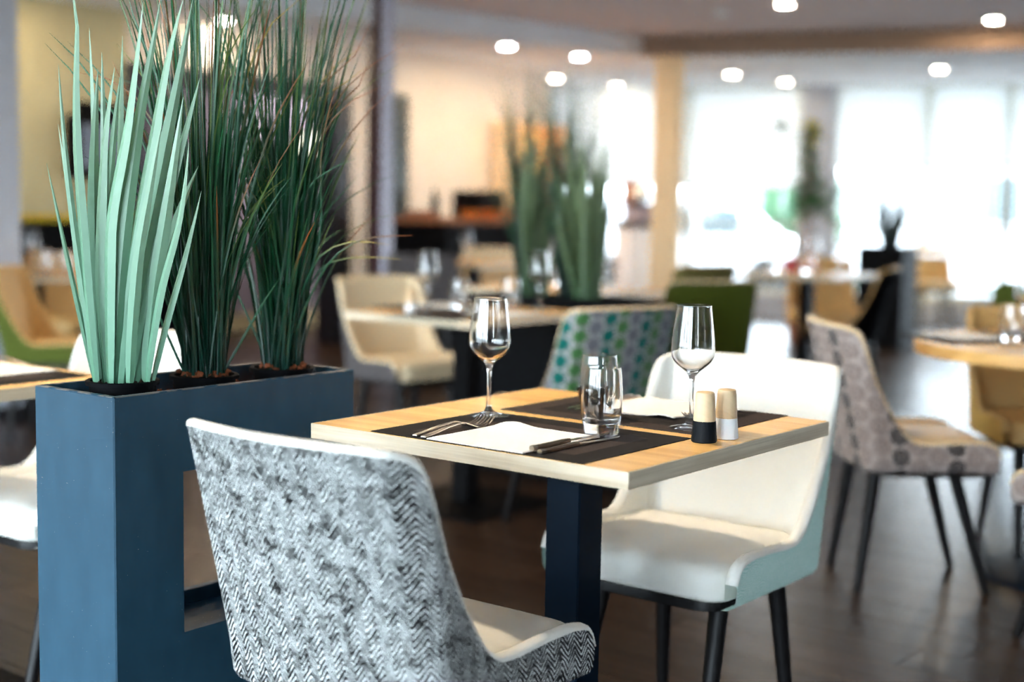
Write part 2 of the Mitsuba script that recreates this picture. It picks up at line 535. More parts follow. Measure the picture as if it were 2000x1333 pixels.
# window wall
k = struct('wall_far')
segs = [(-5.2, -2.98, 0, ZL), (-0.153, 0.188, 0, ZL), (-2.98, -0.153, 0, 0.25), (0.188, 8.5, 0, 0.25), (7.2, 10.5, 0.0, ZL)]
scene[k] = P(cat([wallbox(a, b, c, d) for a, b, c, d in segs]), 'm_grey_wall')
bounds = [(-2.98, -1.35, 1.40), (-1.35, -0.153, 1.40), (0.188, 1.115, 1.62), (1.115, 1.90, 1.62), (1.90, 2.75, 1.62), (2.75, 3.9, 1.62), (3.9, 5.5, 1.62), (5.5, 7.2, 1.62)]
for i, (a, b, zb) in enumerate(bounds):
    k = struct(f'window_{i + 1}')
    part(k, 'frame', P(cat([wallbox(a, a + 0.045, .25, ZL, .06, .12), wallbox(b - 0.045, b, .25, ZL, .06, .12), wallbox(a, b, .25, .31, .06, .12), wallbox(a, b, ZL - .05, ZL, .06, .12)]), 'm_frame'))
    part(k, 'pane', P(wallbox(a + .045, b - .045, .31, ZL - .05, .088, .089), 'm_pane'))
    part(k, 'blind', P(wallbox(a + .03, b - .03, zb, ZL - .02, .02, .0205), 'm_blind'), label='white roller blind half drawn')
    part(k, 'blind_bar', P(wallbox(a + .03, b - .03, zb - .02, zb, .012, .03), 'm_white'))
k = struct('trim_3')
scene[k] = P(wallbox(0.19, 7.2, 0.98, 1.02, 0.05, 0.12), 'm_frame')
k = struct('trim_4')
scene[k] = P(wallbox(-2.98, -0.15, 0.98, 1.02, 0.05, 0.12), 'm_frame')

# back wall behind the photographer: tall windows facing the daylight
k = struct('wall_back')
YB = -5.0
scene[k] = P(cat([box((-6.3, YB - .2, 0), (5.0, YB, .12)), box((-6.3, YB - .2, 2.56), (5.0, YB, ZM))] + [box((x, YB - .2, .12), (x + .26, YB, 2.56)) for x in (-6.3, -4.75, -3.2, -1.65, -0.1, 1.45)] + [box((2.85, YB - .2, 0), (5.2, YB, ZM))]), 'm_wall_dark')
for i in range(6):
    k = struct(f'window_{9 + i}')
    scene[k] = P(box((-6.04 + i * 1.55, YB - .1, .12), (-4.75 + i * 1.55, YB - .099, 2.56)), 'm_pane')

# pillars and columns
k = struct('wall_pillar_left')
scene[k] = P(cbox((-5.41, 2.23, 0), (-5.01, 2.63, ZM), .006), 'm_grey_wall')
k = struct('wall_column_corner')
cm = cbox((-.11, -.11, 0), (.11, .11, ZL), .008)
scene[k] = {**P(cm, 'm_column'), 'to_world': place(-4.56, 8.62, 0, 18)}
k = struct('wall_post')
part(k, 'dark_side', P(cbox((-4.68, 5.06, 0), (-4.61, 5.11, ZM), .003), 'm_maroon'))
part(k, 'stile', P(cbox((-4.61, 5.07, 0), (-4.57, 5.16, ZM), .003), 'm_stile'))
k = struct('wall_post_black')
scene[k] = P(cbox((-5.39, 5.75, 0), (-5.29, 5.83, ZL), .003), 'm_door_dark')

# ------------------------------------------------------------------ lamps
ring = lathe([(0.058, 0.0), (0.066, -0.004), (0.070, 0.0), (0.070, 0.004), (0.052, 0.012)], 32)
bulb = trimesh.creation.cylinder(radius=0.052, height=0.004, sections=32)


def lamp(x, y, z, label, power=1.0, group=None, lit=True, tint=LAMP_WARM):
    t = thing('ceiling_downlight', label, 'ceiling light', group)
    part(t, 'trim_ring', RING, place(x, y, z - 0.002))
    b = dict(BULB)
    if lit:
        b['emitter'] = {'type': 'area', 'radiance': rgb([LAMP_POWER * EG * power * c for c in tint])}
    part(t, 'bulb', b, place(x, y, z - 0.006))


RING, BULB = P(ring, 'm_white', True), P(bulb, 'm_white')
lamp(-5.309, 7.300, ZL, 'round warm downlight in the lower left ceiling, left of the pair above the cream wall', 1.6)
lamp(-5.237, 8.227, ZL, 'round warm downlight in the lower left ceiling, right of the pair above the cream wall', 1.6)
lamp(-6.661, 9.822, ZL, 'round downlight above the tall grass planter, left of the column', .7)
lamp(-6.60, 10.85, ZL, 'round downlight just left of the cream column, close to the window', .3)
lamp(-4.871, 10.261, ZL, 'round downlight over the window just right of the cream column', .7)
lamp(-4.78, 11.20, ZL, 'round downlight directly above the grey window pillar', .35)
lamp(-2.987, 10.693, ZL, 'round downlight over the right hand windows', .7)
lamp(-2.866, 7.402, ZM, 'round downlight at the top edge of the photo in the main ceiling', .8)
lamp(-1.904, 8.992 - .05, ZM, 'round downlight washing the brown beam at the upper right', 1.0)
lamp(-6.1, 5.0, ZL, 'round lit downlight seen through the tall grass blades', 1.3)
lamp(-5.75, 3.3, ZL, 'round downlight washing the yellow wall, just above the frame', .6)
lamp(-7.0, 7.1, ZL, 'downlight in the lobby behind the dark doorway', 2.4, None, True, (1.0, .92, .92))
OV = 'downlights overhead outside the frame'
for x, y, pw in ((-0.42, 0.42, 3.2), (-3.1, 3.3, 1.0), (1.6, 3.4, .35), (-0.6, 4.6, .5), (-3.6, 0.9, .8)):
    lamp(x, y, ZM, 'round warm downlight in the main ceiling over the dining tables', pw, OV)
t = thing('smoke_detector', 'small unlit white disc on the main ceiling between the downlights', 'smoke detector')
whole(t, P(lathe([(0, 0), (.05, 0), (.055, -.01), (.05, -.03), (.02, -.04), (0, -.04)], 24), 'm_white', True), place(-3.439, 7.488, ZM))

# ------------------------------------------------------------------ chairs


def chair_parts():
    hw, yf, rc, yc = 0.235, 0.196, 0.052, -0.205
    pts = [(hw, y) for y in np.linspace(yf, yc + rc, 60)]
    pts += [(hw - rc + rc * math.cos(a), yc + rc - rc * math.sin(a)) for a in np.linspace(0, PI / 2, 30)[1:]]
    xs = np.linspace(hw - rc, 0, 24)[1:]
    pts += [(x, yc - 0.017 * (1 - (x / (hw - rc)) ** 2)) for x in xs]
    half = np.array(pts)
    s = np.r_[0, np.cumsum(np.linalg.norm(np.diff(half, axis=0), axis=1))]
    S = s[-1]
    hp = PchipInterpolator([0, .004, .012, .03, .06, .12, .17, .2, .236, .268, .296, .318, .334, .349, .366, .373, .381, .393, .412, .46, S],
                           [.432, .450, .463, .470, .474, .473, .470, .468, .469, .486, .526, .572, .614, .664, .748, .775, .792, .804, .8105, .813, .814])
    ss = np.unique(np.r_[np.linspace(0, .03, 8), np.linspace(.03, .24, 14), np.linspace(.24, .42, 46), np.linspace(.42, S, 16)])
    px, py = np.interp(ss, s, half[:, 0]), np.interp(ss, s, half[:, 1])
    full = np.r_[np.c_[px, py], np.c_[-px[-2::-1], py[-2::-1]]]
    sf = np.r_[ss, 2 * S - ss[-2::-1]]
    hf = np.r_[hp(ss), hp(ss)[-2::-1]]
    tan = np.gradient(full, sf, axis=0)
    tan /= np.linalg.norm(tan, axis=1, keepdims=True)
    nrm = np.c_[-tan[:, 1], tan[:, 0]]
    if (nrm[0] @ np.array([1, 0])) < 0:
        nrm = -nrm
    n = len(sf)

    tt = np.clip((-.184 - full[:, 1]) / .021, 0, 1)
    kx = 0.165 + 0.055 * tt * tt * (3 - 2 * tt) + 0.05 * (1 - (full[:, 0] / hw) ** 2)

    def lean(z):
        return np.maximum(z - 0.43, 0) * kx

    def row(inset, z, along=0.0):
        fl_ = full * np.c_[1 + np.maximum(z - .43, 0) * .07, np.ones(n)]
        q = fl_ - nrm * inset + tan * np.reshape(along, (-1, 1))
        return np.c_[q[:, 0], q[:, 1] - lean(z), z]

    def grid(rows):
        v = np.vstack(rows)
        f = []
        for r in range(len(rows) - 1):
            for i in range(n - 1):
                a, b = r * n + i, (r + 1) * n + i
                f += [[a, b + 1, b], [a, a + 1, b + 1]]
        return v, np.array(f)
    one = np.ones(n)
    rows, vv = [], []
    for ins, z in ((.034, .378), (.022, .379), (.010, .385), (.003, .396), (0.0, .42)):
        rows.append(row(ins, z * one))
    zs = np.linspace(0, 1, 17)[1:]
    z0 = .42
    for t in zs:
        rows.append(row(0.0, z0 + (hf - z0) * t))
    v, f = grid(rows)
    uv = np.c_[np.tile(sf, len(rows)), v[:, 2]]
    shell = trimesh.Trimesh(v, f, process=False)
    # lining: rolled rim and the inner face
    dh = np.gradient(hf, sf)
    L = np.sqrt(1 + dh ** 2)
    na, nz = -dh / L, 1 / L
    th = 0.027
    rr = []
    for ins, b in ((-.0015, -.001), (.0, .0045), (.005, .0085), (.013, .010), (.021, .0075), (th - .001, .001)):
        rr.append(row(ins, hf + nz * b, na * b))
    for t in zs[::-1][1:]:
        rr.append(row(th, .41 + (hf - .41) * t))
    rr.append(row(th, .40 * one))
    v2, f2 = grid(rr)
    lining = trimesh.Trimesh(v2, f2, process=False)
    # seat cushion
    hx, y0, y1 = .2095, -.175, .212
    cy, hy = (y0 + y1) / 2, (y1 - y0) / 2
    ringsz = [(.012, .388), (.003, .394), (0, .404), (-.002, .425), (.0, .440), (.005, .452), (.014, .461), (.03, .4675), (.06, .473), (.10, .476), (.15, .4775)]
    seat = loft([rrect(hx - min(i, .002) if i < 0 else hx - i, hy - i, max(.055 - i, .012), z, 0, cy) for i, z in ringsz])
    frame = loft([rrect(.19 - .006, .175 - .006, .06, .362, 0, .015), rrect(.193, .178, .06, .366, 0, .015), rrect(.193, .178, .06, .384, 0, .015), rrect(.19, .175, .06, .3885, 0, .015)])

    def leg(sx, sy):
        top = np.array([sx * .14, .09 if sy > 0 else -.15])
        bot = np.array([sx * .165, .197 * sy])
        rings = []
        for t, r in ((0, .0205), (.3, .0188), (.7, .0158), (.97, .0135), (1, .0115)):
            c = top + (bot - top) * t
            z = .372 * (1 - t)
            a = np.arange(20) * 2 * PI / 20
            rings.append(np.c_[c[0] + r * np.cos(a), c[1] + r * np.sin(a), np.full(20, z)])
        return loft(rings[::-1])
    legs = [leg(sx, sy) for sx in (1, -1) for sy in (1, -1)]
    return dict(shell=P(shell, None, True, uv=uv), lining=P(lining, None, True), seat=P(seat, None, 50), frame=P(frame, None, 40), legs=[P(l, None, 40) for l in legs])


CH = chair_parts()


def chair(x, y, fx, fy, label, outer, inner, group=None):
    t = thing('dining_chair', label, 'chair', group)
    tf = place(x, y, 0, face(fx, fy))
    part(t, 'shell', CH['shell'], tf, outer)
    part(t, 'lining', CH['lining'], tf, inner)
    part(t, 'seat', CH['seat'], tf, inner)
    part(t, 'seat_frame', CH['frame'], tf, 'm_black_wood')
    for l in CH['legs']:
        part(t, 'leg', l, tf, 'm_black_wood')
    return t


chair(.358, -.12, 0, 1, 'cream chair with black and white herringbone back, nearest the camera', 'm_herring', 'm_leather')
chair(.357, .757, 0, -1, 'cream leather chair with pale teal woven outside, across the front table', 'm_tealweave', 'm_leather')
chair(.198, 2.395, .775, .625, 'chair with grey and black hexagon pattern, side on beside the round table', 'm_greyhex', 'm_leather_warm')
chair(-2.31, 2.84, .98, -.18, 'cream chair facing right at the second table behind the planter', 'm_greyweave', 'm_leather_warm')
chair(-1.00, 2.27, -.95, .31, 'chair back with teal, green and grey spots in columns', 'm_tealhex', 'm_leather_warm')
chair(-1.635, 4.13, -.82, .57, 'green chair back with cream rim behind the right wine glass', 'm_green', 'm_leather_warm')
chair(-2.60, 5.61, -.95, .317, 'olive chair back just above and behind the green chair', 'm_olive', 'm_leather_tan')
chair(-2.365, 7.19, .61, -.79, 'yellow chair facing the camera beneath the middle table', 'm_yellow_fabric', 'm_leather_tan')
chair(-1.775, 6.196, -.96, -.28, 'black chair with a tan rim, below the dark planter on the right', 'm_black_fabric', 'm_leather_tan')
chair(-3.33, 11.63, .61, -.79, 'small yellow chair near the window under the white lit table', 'm_yellow_fabric', 'm_leather_tan')
chair(.405, 3.13, .61, -.79, 'tan chair facing the camera across the round table', 'm_yellow_fabric', 'm_leather_tan')
chair(.895, 2.145, -.93, .2, 'dark patterned chair cut by the right edge, in front of the round table', 'm_greyhex', 'm_leather_warm')
chair(-1.048, .163, 0, -1, 'white chair half hidden behind the mint leaves and planter', 'm_leather', 'm_leather')
chair(-3.97, 2.16, .789, .615, 'dark green chair with yellow lining at the left edge', 'm_green', 'm_leather_tan')
chair(-5.175, 2.92, .61, -.79, 'tan chair behind the far left table, beside the grey pillar', 'm_greyweave', 'm_leather_tan')
chair(-4.55, 3.20, -.6, .8, 'black chair back under the right end of the far left table', 'm_black_fabric', 'm_black_fabric')
chair(-4.49, 5.39, -.61, .79, 'dark grey chair back behind the wine glass of the second table', 'm_greyweave', 'm_greyweave')
chair(-4.75, 6.45, .61, -.79, 'cream chair facing the camera left of the tall grass', 'm_greyweave', 'm_leather_warm')
chair(-.40, 5.42, -.5, .86, 'green chair back at the right behind the tan chair', 'm_green', 'm_green')

# ------------------------------------------------------------------ tables
TH = 0.0284


def square_table(x0, y0, x1, y1, label, top='m_oak', sx=.0395, leg_c=None, metal='m_dark', bs=.26):
    t = thing('dining_table', label, 'table')
    z1, z0 = .75, .75 - TH
    b = .0025
    part(t, 'tabletop', P(cbox((x0 + b, y0 + b, z0 + .001), (x1 - b, y1 - b, z1), .0008), top))
    for a0, b0, a1, b1, mt in ((x0, y0, x1, y0 + b, 'm_edge'), (x0, y1 - b, x1, y1, 'm_edge'), (x0, y0 + b, x0 + b, y1 - b, 'm_edge_y'), (x1 - b, y0 + b, x1, y1 - b, 'm_edge_y')):
        part(t, 'edge_band', P(cbox((a0, b0, z0), (a1, b1, z1 - .0002), .0007), mt))
    cx, cy = leg_c or ((x0 + x1) / 2, (y0 + y1) / 2)
    part(t, 'leg', P(cbox((cx - sx, cy - sx, .012), (cx + sx, cy + sx, z0 - .006), .003), metal))
    part(t, 'top_plate', P(cbox((cx - .14, cy - .14, z0 - .006), (cx + .14, cy + .14, z0), .001), metal))
    part(t, 'base', P(cbox((cx - bs, cy - bs, 0), (cx + bs, cy + bs, .012), .003), metal))
    return t


square_table(0, 0, .70, .71, 'square light oak table set for two in the foreground', sx=.0392, leg_c=(.35, .3546), metal='m_black_metal', bs=.2)
square_table(-1.87, 1.97, -1.235, 2.67, 'oak table behind the foreground one, between cream and spotted chairs')
square_table(-2.60, 3.53, -1.77, 4.23, 'oak table left of the green chair, behind the tall grass planter')
square_table(-2.55, 6.2, -1.85, 6.9, 'oak table in the middle distance crowded with glasses')
square_table(-1.50, -.54, -.80, .16, 'oak table left of the planter at the left edge')
square_table(-4.99, 2.14, -4.36, 2.82, 'oak table at the far left in front of the dark bench')
square_table(-4.84, 5.57, -4.14, 6.27, 'oak table far behind the second table, left of the tall grass')
square_table(-3.48, 10.86, -2.78, 11.56, 'pale table near the window, bright with daylight', top='m_white', leg_c=(-3.30, 11.0))
t = thing('round_table', 'round oak table with a thick rim at the right edge', 'table')
RTX, RTY, RTR = .60, 2.80, .53
part(t, 'tabletop', P(lathe([(0, .709), (RTR - .004, .709), (RTR, .713), (RTR, .746), (RTR - .003, .7495), (0, .75)], 96), 'm_oak', 40), place(RTX, RTY))
part(t, 'leg', P(lathe([(0, .02), (.05, .02), (.045, .06), (.045, .68), (.09, .708), (0, .708)], 32), 'm_black_metal', 40), place(RTX, RTY))
part(t, 'base', P(lathe([(0, 0), (.30, 0), (.30, .008), (.27, .016), (.06, .03), (0, .03)], 48), 'm_black_metal', 40), place(RTX, RTY))

# ------------------------------------------------------------------ glassware
wine_out = smooth_profile([(0.0383, 0.0004), (0.0390, .0012), (.031, .0034), (.018, .0062), (.0095, .0105), (.0062, .0165), (.0046, .024), (.0040, .045), (.0040, .070), (.0047, .086), (.0063, .095),
                           (.0105, .103), (.0190, .1105), (.0295, .119), (.0372, .129), (.0402, .140), (.0406, .149), (.0395, .165), (.0372, .185), (.0343, .208), (.0317, .228)], 5)
wine_in = smooth_profile([(.0307, .2282), (.0333, .208), (.0362, .185), (.0385, .165), (.0396, .149), (.0391, .140), (.0360, .1302), (.0283, .1212), (.0180, .1135), (.0090, .1085), (0, .1070)], 5)
WINE = P(lathe([(0, 0.0)] + [(0.036, 0.0)] + wine_out + [(.0312, .2286)] + wine_in, 56), 'm_glass', 50)
tum_out = smooth_profile([(.0300, 0.0008), (.0318, .004), (.0338, .02), (.0362, .045), (.0373, .066), (.0368, .085), (.0352, .105), (.0334, .121)], 5)
tum_in = smooth_profile([(.0322, .1212), (.0339, .105), (.0355, .085), (.0360, .066), (.0349, .047), (.0322, .030), (.026, .0225), (.012, .0205), (0, .0205)], 5)
TUMBLER = P(lathe([(0, .0006), (.028, 0)] + tum_out + [(.0328, .1217)] + tum_in, 56), 'm_glass', 50)
LIFT = .0016


def wine_glass(x, y, label, z=.75, group=None):
    whole(thing('wine_glass', label, 'wine glass', group), WINE, place(x, y, z + LIFT))


def tumbler(x, y, label, z=.75, group=None):
    whole(thing('tumbler', label, 'tumbler', group), TUMBLER, place(x, y, z + LIFT))


wine_glass(.186, .293, 'wine glass standing behind the two forks on the front table')
wine_glass(.552, .436, 'wine glass beside the salt and pepper shakers')
tumbler(.47, .262, 'water tumbler by the knife tips, in front of the other tumbler')
tumbler(.350, .428, 'water tumbler behind the front tumbler on the same table')
wine_glass(-1.66, 2.21, 'wine glass at the left of the second table')
wine_glass(-1.42, 2.60, 'wine glass in front of the tall grass on the second table')
tumbler(-1.60, 2.33, 'tumbler near the shakers on the second table')
tumbler(-1.50, 2.52, 'tumbler next to the right wine glass of the second table')
wine_glass(.36, 2.93, 'wine glass on the round table at the right edge')
tumbler(.405, 2.66, 'tumbler on the round table at the right edge')
wine_glass(-4.86, 2.60, 'wine glass on the far left table')
tumbler(-4.70, 2.58, 'tumbler right of the far left wine glass')
tumbler(-4.58, 2.62, 'tumbler at the right end of the far left table')
wine_glass(-2.45, 6.55, 'wine glass at the left on the middle table')
wine_glass(-2.18, 6.60, 'wine glass at the centre of the middle table')
wine_glass(-2.05, 6.72, 'wine glass at the right on the middle table')
tumbler(-2.36, 6.42, 'tumbler at the left on the middle table')
tumbler(-2.12, 6.40, 'tumbler at the front of the middle table')
wine_glass(-2.10, 4.05, 'wine glass on the table left of the green chair')
tumbler(-2.25, 3.90, 'tumbler on the table left of the green chair')
wine_glass(-4.50, 5.85, 'wine glass on the table far behind the second one')
t = thing('tealight_holder', 'small dark glass tealight holder behind the front tumbler', 'candle holder')
part(t, 'cup', P(lathe([(0, .0006), (.019, 0)] + smooth_profile([(.0205, .001), (.0235, .02), (.0275, .048), (.0310, .063), (.0305, .070)], 4) + [(.0290, .0708)] + smooth_profile([(.0278, .069), (.0265, .058), (.0225, .035), (.0175, .012), (0, .010)], 4), 40), 'm_votive', 50), place(.395, .345, .75 + LIFT))
t = thing('tealight_candle', 'white tealight candle inside the small dark glass holder', 'candle')
whole(t, P(lathe([(0, 0), (.0165, 0), (.0165, .014), (.0155, .015), (0, .0145)], 24), 'm_wax', 40), place(.395, .345, .75 + LIFT + .0135))

# ------------------------------------------------------------------ shakers
SH_BASE = lathe([(0, 0), (.0205, 0), (.0222, .0012), (.0226, .003), (.0198, .0375), (0, .0375)], 40)
SH_TOP = lathe([(0, .0375), (.0197, .0375), (.0166, .083), (.0158, .0868), (.0140, .0882), (0, .0885)], 40)
SHB, SHT = P(SH_BASE, None, 40), P(SH_TOP, 'm_shaker_wood', 40)


def shaker(x, y, label, mat, z=.75):
    t = thing('shaker', label, 'shaker')
    part(t, 'base', SHB, place(x, y, z), mat)
    part(t, 'wooden_cap', SHT, place(x, y, z))


shaker(.642, .329, 'wooden pepper shaker with a black base on the front table', 'm_shaker_black')
shaker(.652, .388, 'wooden salt shaker with a white base on the front table', 'm_shaker_white')
shaker(-1.64, 2.09, 'wooden shaker with white base on the second table', 'm_shaker_white')
shaker(-1.70, 2.165, 'wooden shaker with black base on the second table', 'm_shaker_black')

# ------------------------------------------------------------------ placemats, napkins, cutlery


def grid_sheet(hx, hy, nx, ny, zf, th):
    xs, ys = np.linspace(-hx, hx, nx), np.linspace(-hy, hy, ny)
    X, Y = np.meshgrid(xs, ys)
    Z = zf(X, Y)
    top = np.c_[X.ravel(), Y.ravel(), (Z + th).ravel()]
    bot = np.c_[X.ravel(), Y.ravel(), Z.ravel()]
    f = []
    N = nx * ny
    for j in range(ny - 1):
        for i in range(nx - 1):
            a = j * nx + i
            f += [[a, a + 1, a + nx + 1], [a, a + nx + 1, a + nx], [N + a, N + a + nx + 1, N + a + 1], [N + a, N + a + nx, N + a + nx + 1]]
    edge = [j for j in range(nx)] + [j * nx + nx - 1 for j in range(1, ny)] + [(ny - 1) * nx + i for i in range(nx - 2, -1, -1)] + [j * nx for j in range(ny - 2, 0, -1)]
    for a, b in zip(edge, edge[1:] + edge[:1]):
        f += [[a, N + a, N + b], [a, N + b, b]]
    return trimesh.Trimesh(np.vstack([top, bot]), f, process=False)


mm = grid_sheet(.2315, .1675, 3, 3, lambda x, y: 0 * x, .0014)
MAT = P(mm, None, False, uv=np.array(mm.vertices)[:, :2])


def placemat(x, y, rot, label, z=.75, mat='m_mat'):
    whole(thing('placemat', label, 'placemat'), MAT, place(x, y, z, rot), mat)


def napkin_mesh(seed):
    def zf(x, y):
        p = np.stack([x * 14, y * 14, np.full(x.shape, seed * 3.7)], -1)
        w = (meshkit.fbm(p, 3, seed) - .45) * .004
        bump = .0055 * np.exp(-(((x + .080) / .03) ** 2 + ((y - .105) / .028) ** 2))
        return np.maximum(w, 0) + bump + .0002
    a = grid_sheet(.105, .112, 26, 26, zf, .0012)
    b = grid_sheet(.104, .111, 26, 26, lambda x, y: zf(x, y) + .0013, .0011)
    return cat([a, b])


NAP = [P(napkin_mesh(s), 'm_paper', 40) for s in (1, 2)]


def napkin(x, y, rot, label, k=0, z=.7516):
    whole(thing('napkin', label, 'napkin'), NAP[k], place(x, y, z, rot))


def bend(poly, th, zf, size=.006):
    m = trimesh.creation.extrude_polygon(poly, th, engine='earcut')
    m = m.subdivide_to_size(size, max_iter=12)
    v = np.array(m.vertices)
    v[:, 2] += zf(v[:, 0], v[:, 1])
    m.vertices = v
    m.merge_vertices()
    return m


def fork_mesh():
    # along +y: handle end at 0, tine tips at .200
    pts_r = [(.0050, .0), (.0055, .004), (.0048, .04), (.0034, .09), (.0026, .118), (.0030, .128), (.0070, .137), (.0112, .147), (.0120, .156)]
    out = [(x, y) for x, y in pts_r] + [(-x, y) for x, y in pts_r[::-1]]
    body = sg.Polygon(out)
    tines = []
    for c in (-.0102, -.0034, .0034, .0102):
        tines.append(sg.Polygon([(c - .0019, .150), (c + .0019, .150), (c + .0016, .185), (c + .0006, .2), (c - .0006, .2), (c - .0016, .185)]))
    poly = body.union(sg.MultiPolygon([t for t in tines]) if False else tines[0].union(tines[1]).union(tines[2]).union(tines[3]))
    zp = PchipInterpolator([0, .03, .075, .115, .135, .152, .172, .2], [.0015, .0045, .0105, .0125, .0065, .0012, .0030, .0155])
    return bend(poly, .0019, lambda x, y: zp(np.clip(y, 0, .2)) - .9 * x * x * 4)


FORK = P(fork_mesh(), 'm_steel', 40)


def knife_parts():
    hr = [(.0042, .0), (.0056, .003), (.0060, .05), (.0050, .100), (.0042, .108)]
    hp = sg.Polygon(hr + [(-x, y) for x, y in hr[::-1]])
    handle = loft([[(x * s, y, z) for x, y in hp.exterior.coords[:-1]] for s, z in ((.55, .0), (1, .0018), (1, .0052), (.55, .0072))])
    bp = sg.Polygon([(-.0038, .106), (.0040, .106), (.0062, .125), (.0074, .19), (.0050, .222), (-.0020, .238), (-.0044, .236), (-.0040, .13)])
    blade = bend(bp, .0013, lambda x, y: .0030 - .0030 * smoothing(y), .01)
    cap = loft([[(x * s, y, z) for x, y in [(.0050, -.0006), (.0062, .004), (.0063, .010), (-.0063, .010), (-.0062, .004), (-.0050, -.0006)]] for s, z in ((.6, .0), (1.0, .0015), (1.0, .0056), (.6, .0076))])
    return P(handle, None, 30), P(blade, 'm_steel', 40), P(cap, 'm_steel', 30)


def smoothing(y):
    t = np.clip((y - .11) / .12, 0, 1)
    return t * t * (3 - 2 * t) * .9


KN = knife_parts()


def fork(x, y, rot, label, z=.7516):
    whole(thing('fork', label, 'fork'), FORK, place(x, y, z, rot))


def knife(x, y, rot, label, z=.7516):
    t = thing('knife', label, 'knife')
    h = part(t, 'handle', KN[0], place(x, y, z, rot), 'm_knife_handle')
    part(h, 'end_cap', KN[2], place(x, y, z, rot), label='silver end cap')
    part(t, 'blade', KN[1], place(x, y, z, rot))


placemat(.3785, .1725, 0, 'dark woven placemat with paler centre at the near side of the front table')
placemat(.3785, .5465, 0, 'dark woven placemat at the far side of the front table, under the second setting', mat='m_mat_lit')
napkin(.385, .117, 0, 'white paper napkin between the forks and knives, nearest')
napkin(.372, .610, 180, 'white paper napkin on the far placemat before the cream chair', 1)
fork(.2465, .012, 1.5, 'left hand fork of the nearest setting', z=.7516)
fork(.268, .010, 3.0, 'right hand fork of the nearest setting, beside the napkin', z=.7516)
knife(.4955, .022, 1.0, 'left knife of the nearest setting, along the napkin edge', z=.756)
knife(.5105, .024, -.5, 'right knife of the nearest setting, outermost', z=.7516)
fork(.517, .700, 176.0, 'fork left of the salt shaker with tines toward the tumblers')
fork(.540, .703, 179.0, 'outer fork of the far setting behind the shakers')
knife(.262, .708, 180, 'knife of the far setting beside the napkin, inner one')
knife(.243, .709, 180, 'knife of the far setting, nearest the oak edge')
# second table
placemat(-1.47, 2.18, 90, 'placemat on the right of the second table')
napkin(-1.36, 2.30, 90, 'white napkin on the right of the second table')
placemat(-1.75, 2.40, 90, 'placemat on the left of the second table')
napkin(-1.78, 2.44, 90, 'white napkin on the left of the second table', 1)
# round table
placemat(.29, 2.74, 55, 'placemat at the left of the round table')
napkin(.23, 2.735, 55, 'white napkin at the left of the round table')
knife(.254, 2.56, 55, 'knife on the near side of the round table')
fork(.12, 2.82, -30, 'fork on the far side of the round table napkin')
# left table
placemat(-1.02, -.10, 90, 'dark placemat on the table left of the planter')
napkin(-1.09, .02, 90, 'white napkin on the table left of the planter')
fork(-1.13, .142, 90, 'fork lying beside the napkin left of the planter')
# far left table
placemat(-4.62, 2.30, 0, 'placemat on the far left table')
napkin(-4.66, 2.28, 0, 'white napkin on the far left table', 1)
napkin(-2.42, 6.33, 20, 'white napkin on the middle table')
napkin(-1.95, 4.0, 30, 'white napkin on the table left of the green chair', 1)
for i, (x, y) in enumerate(((-2.40, 6.72), (-2.27, 6.74))):
    t = thing('candle_jar', ('small red jar on the middle table, left one', 'small orange jar on the middle table, right of the red one')[i], 'jar')
    whole(t, P(lathe([(0, 0), (.04, 0), (.045, .01), (.045, .075), (.04, .085), (0, .085)], 24), ('m_red', 'm_orange')[i], 40), place(x, y, .75))

# ------------------------------------------------------------------ planter in front
px0, px1, py0, py1, pz = -.383, -.148, -.326, .266, .815


def planter_body():
    o = man(cbox((px0, py0, 0), (px1, py1, pz), .0025))
    cav = man(box((px0 + .013, py0 + .013, .700), (px1 - .013, py1 - .013, 1.0)))
    win = man(box((px0 - .1, -.176, .364), (px1 + .1, py1 - .15, .664)))
    rec = man(box((px0 + .016, -.170, .335), (px1 - .016, py1 - .156, .40)))
    return tri(o - cav - win - rec)


t = thing('planter', 'tall dark blue planter box with a cut out side beside the front table', 'planter')
part(t, 'body', P(planter_body(), 'm_navy'))
part(t, 'liner', P(box((px0 + .0135, py0 + .0135, .698), (px1 - .0135, py1 - .0135, .7005)), 'm_dark'))


def chips_mesh(n, cx, cy, rx, ry, z, seed, smin=.004, smax=.009):
    r = np.random.RandomState(seed)
    ms = []
    for _ in range(n):
        s = r.uniform(smin, smax)
        m = trimesh.creation.icosphere(subdivisions=1, radius=s)
        v = np.array(m.vertices) * np.array([1, r.uniform(.5, 1), r.uniform(.35, .7)])
        v *= 1 + .25 * r.randn(len(v), 1)
        m.vertices = v
        m.apply_transform(trimesh.transformations.random_rotation_matrix(r.rand(3)))
        a, q = r.uniform(0, 2 * PI), math.sqrt(r.uniform(0, 1))
        m.apply_translation([cx + rx * q * math.cos(a), cy + ry * q * math.sin(a), z + r.uniform(-.002, .008)])
        ms.append(m)
    return cat(ms)


t = thing('bark_chips', 'reddish bark chips scattered in the dark blue planter', 'bark chips', kind='stuff')
bc = []
for i, (cy, n) in enumerate(((-.125, 60), (.06, 60))):
    bc.append(chips_mesh(n, -.265, cy, .085, .045, .782, 20 + i))
bc.append(box((px0 + .0145, py0 + .0145, .7006), (px1 - .0145, py1 - .0145, .772)))
whole(t, P(cat(bc), 'm_bark'))

# ------------------------------------------------------------------ grasses
R2 = np.array([RGT[0], RGT[1], 0.0])
F2 = np.array([-RGT[1], RGT[0], 0.0])


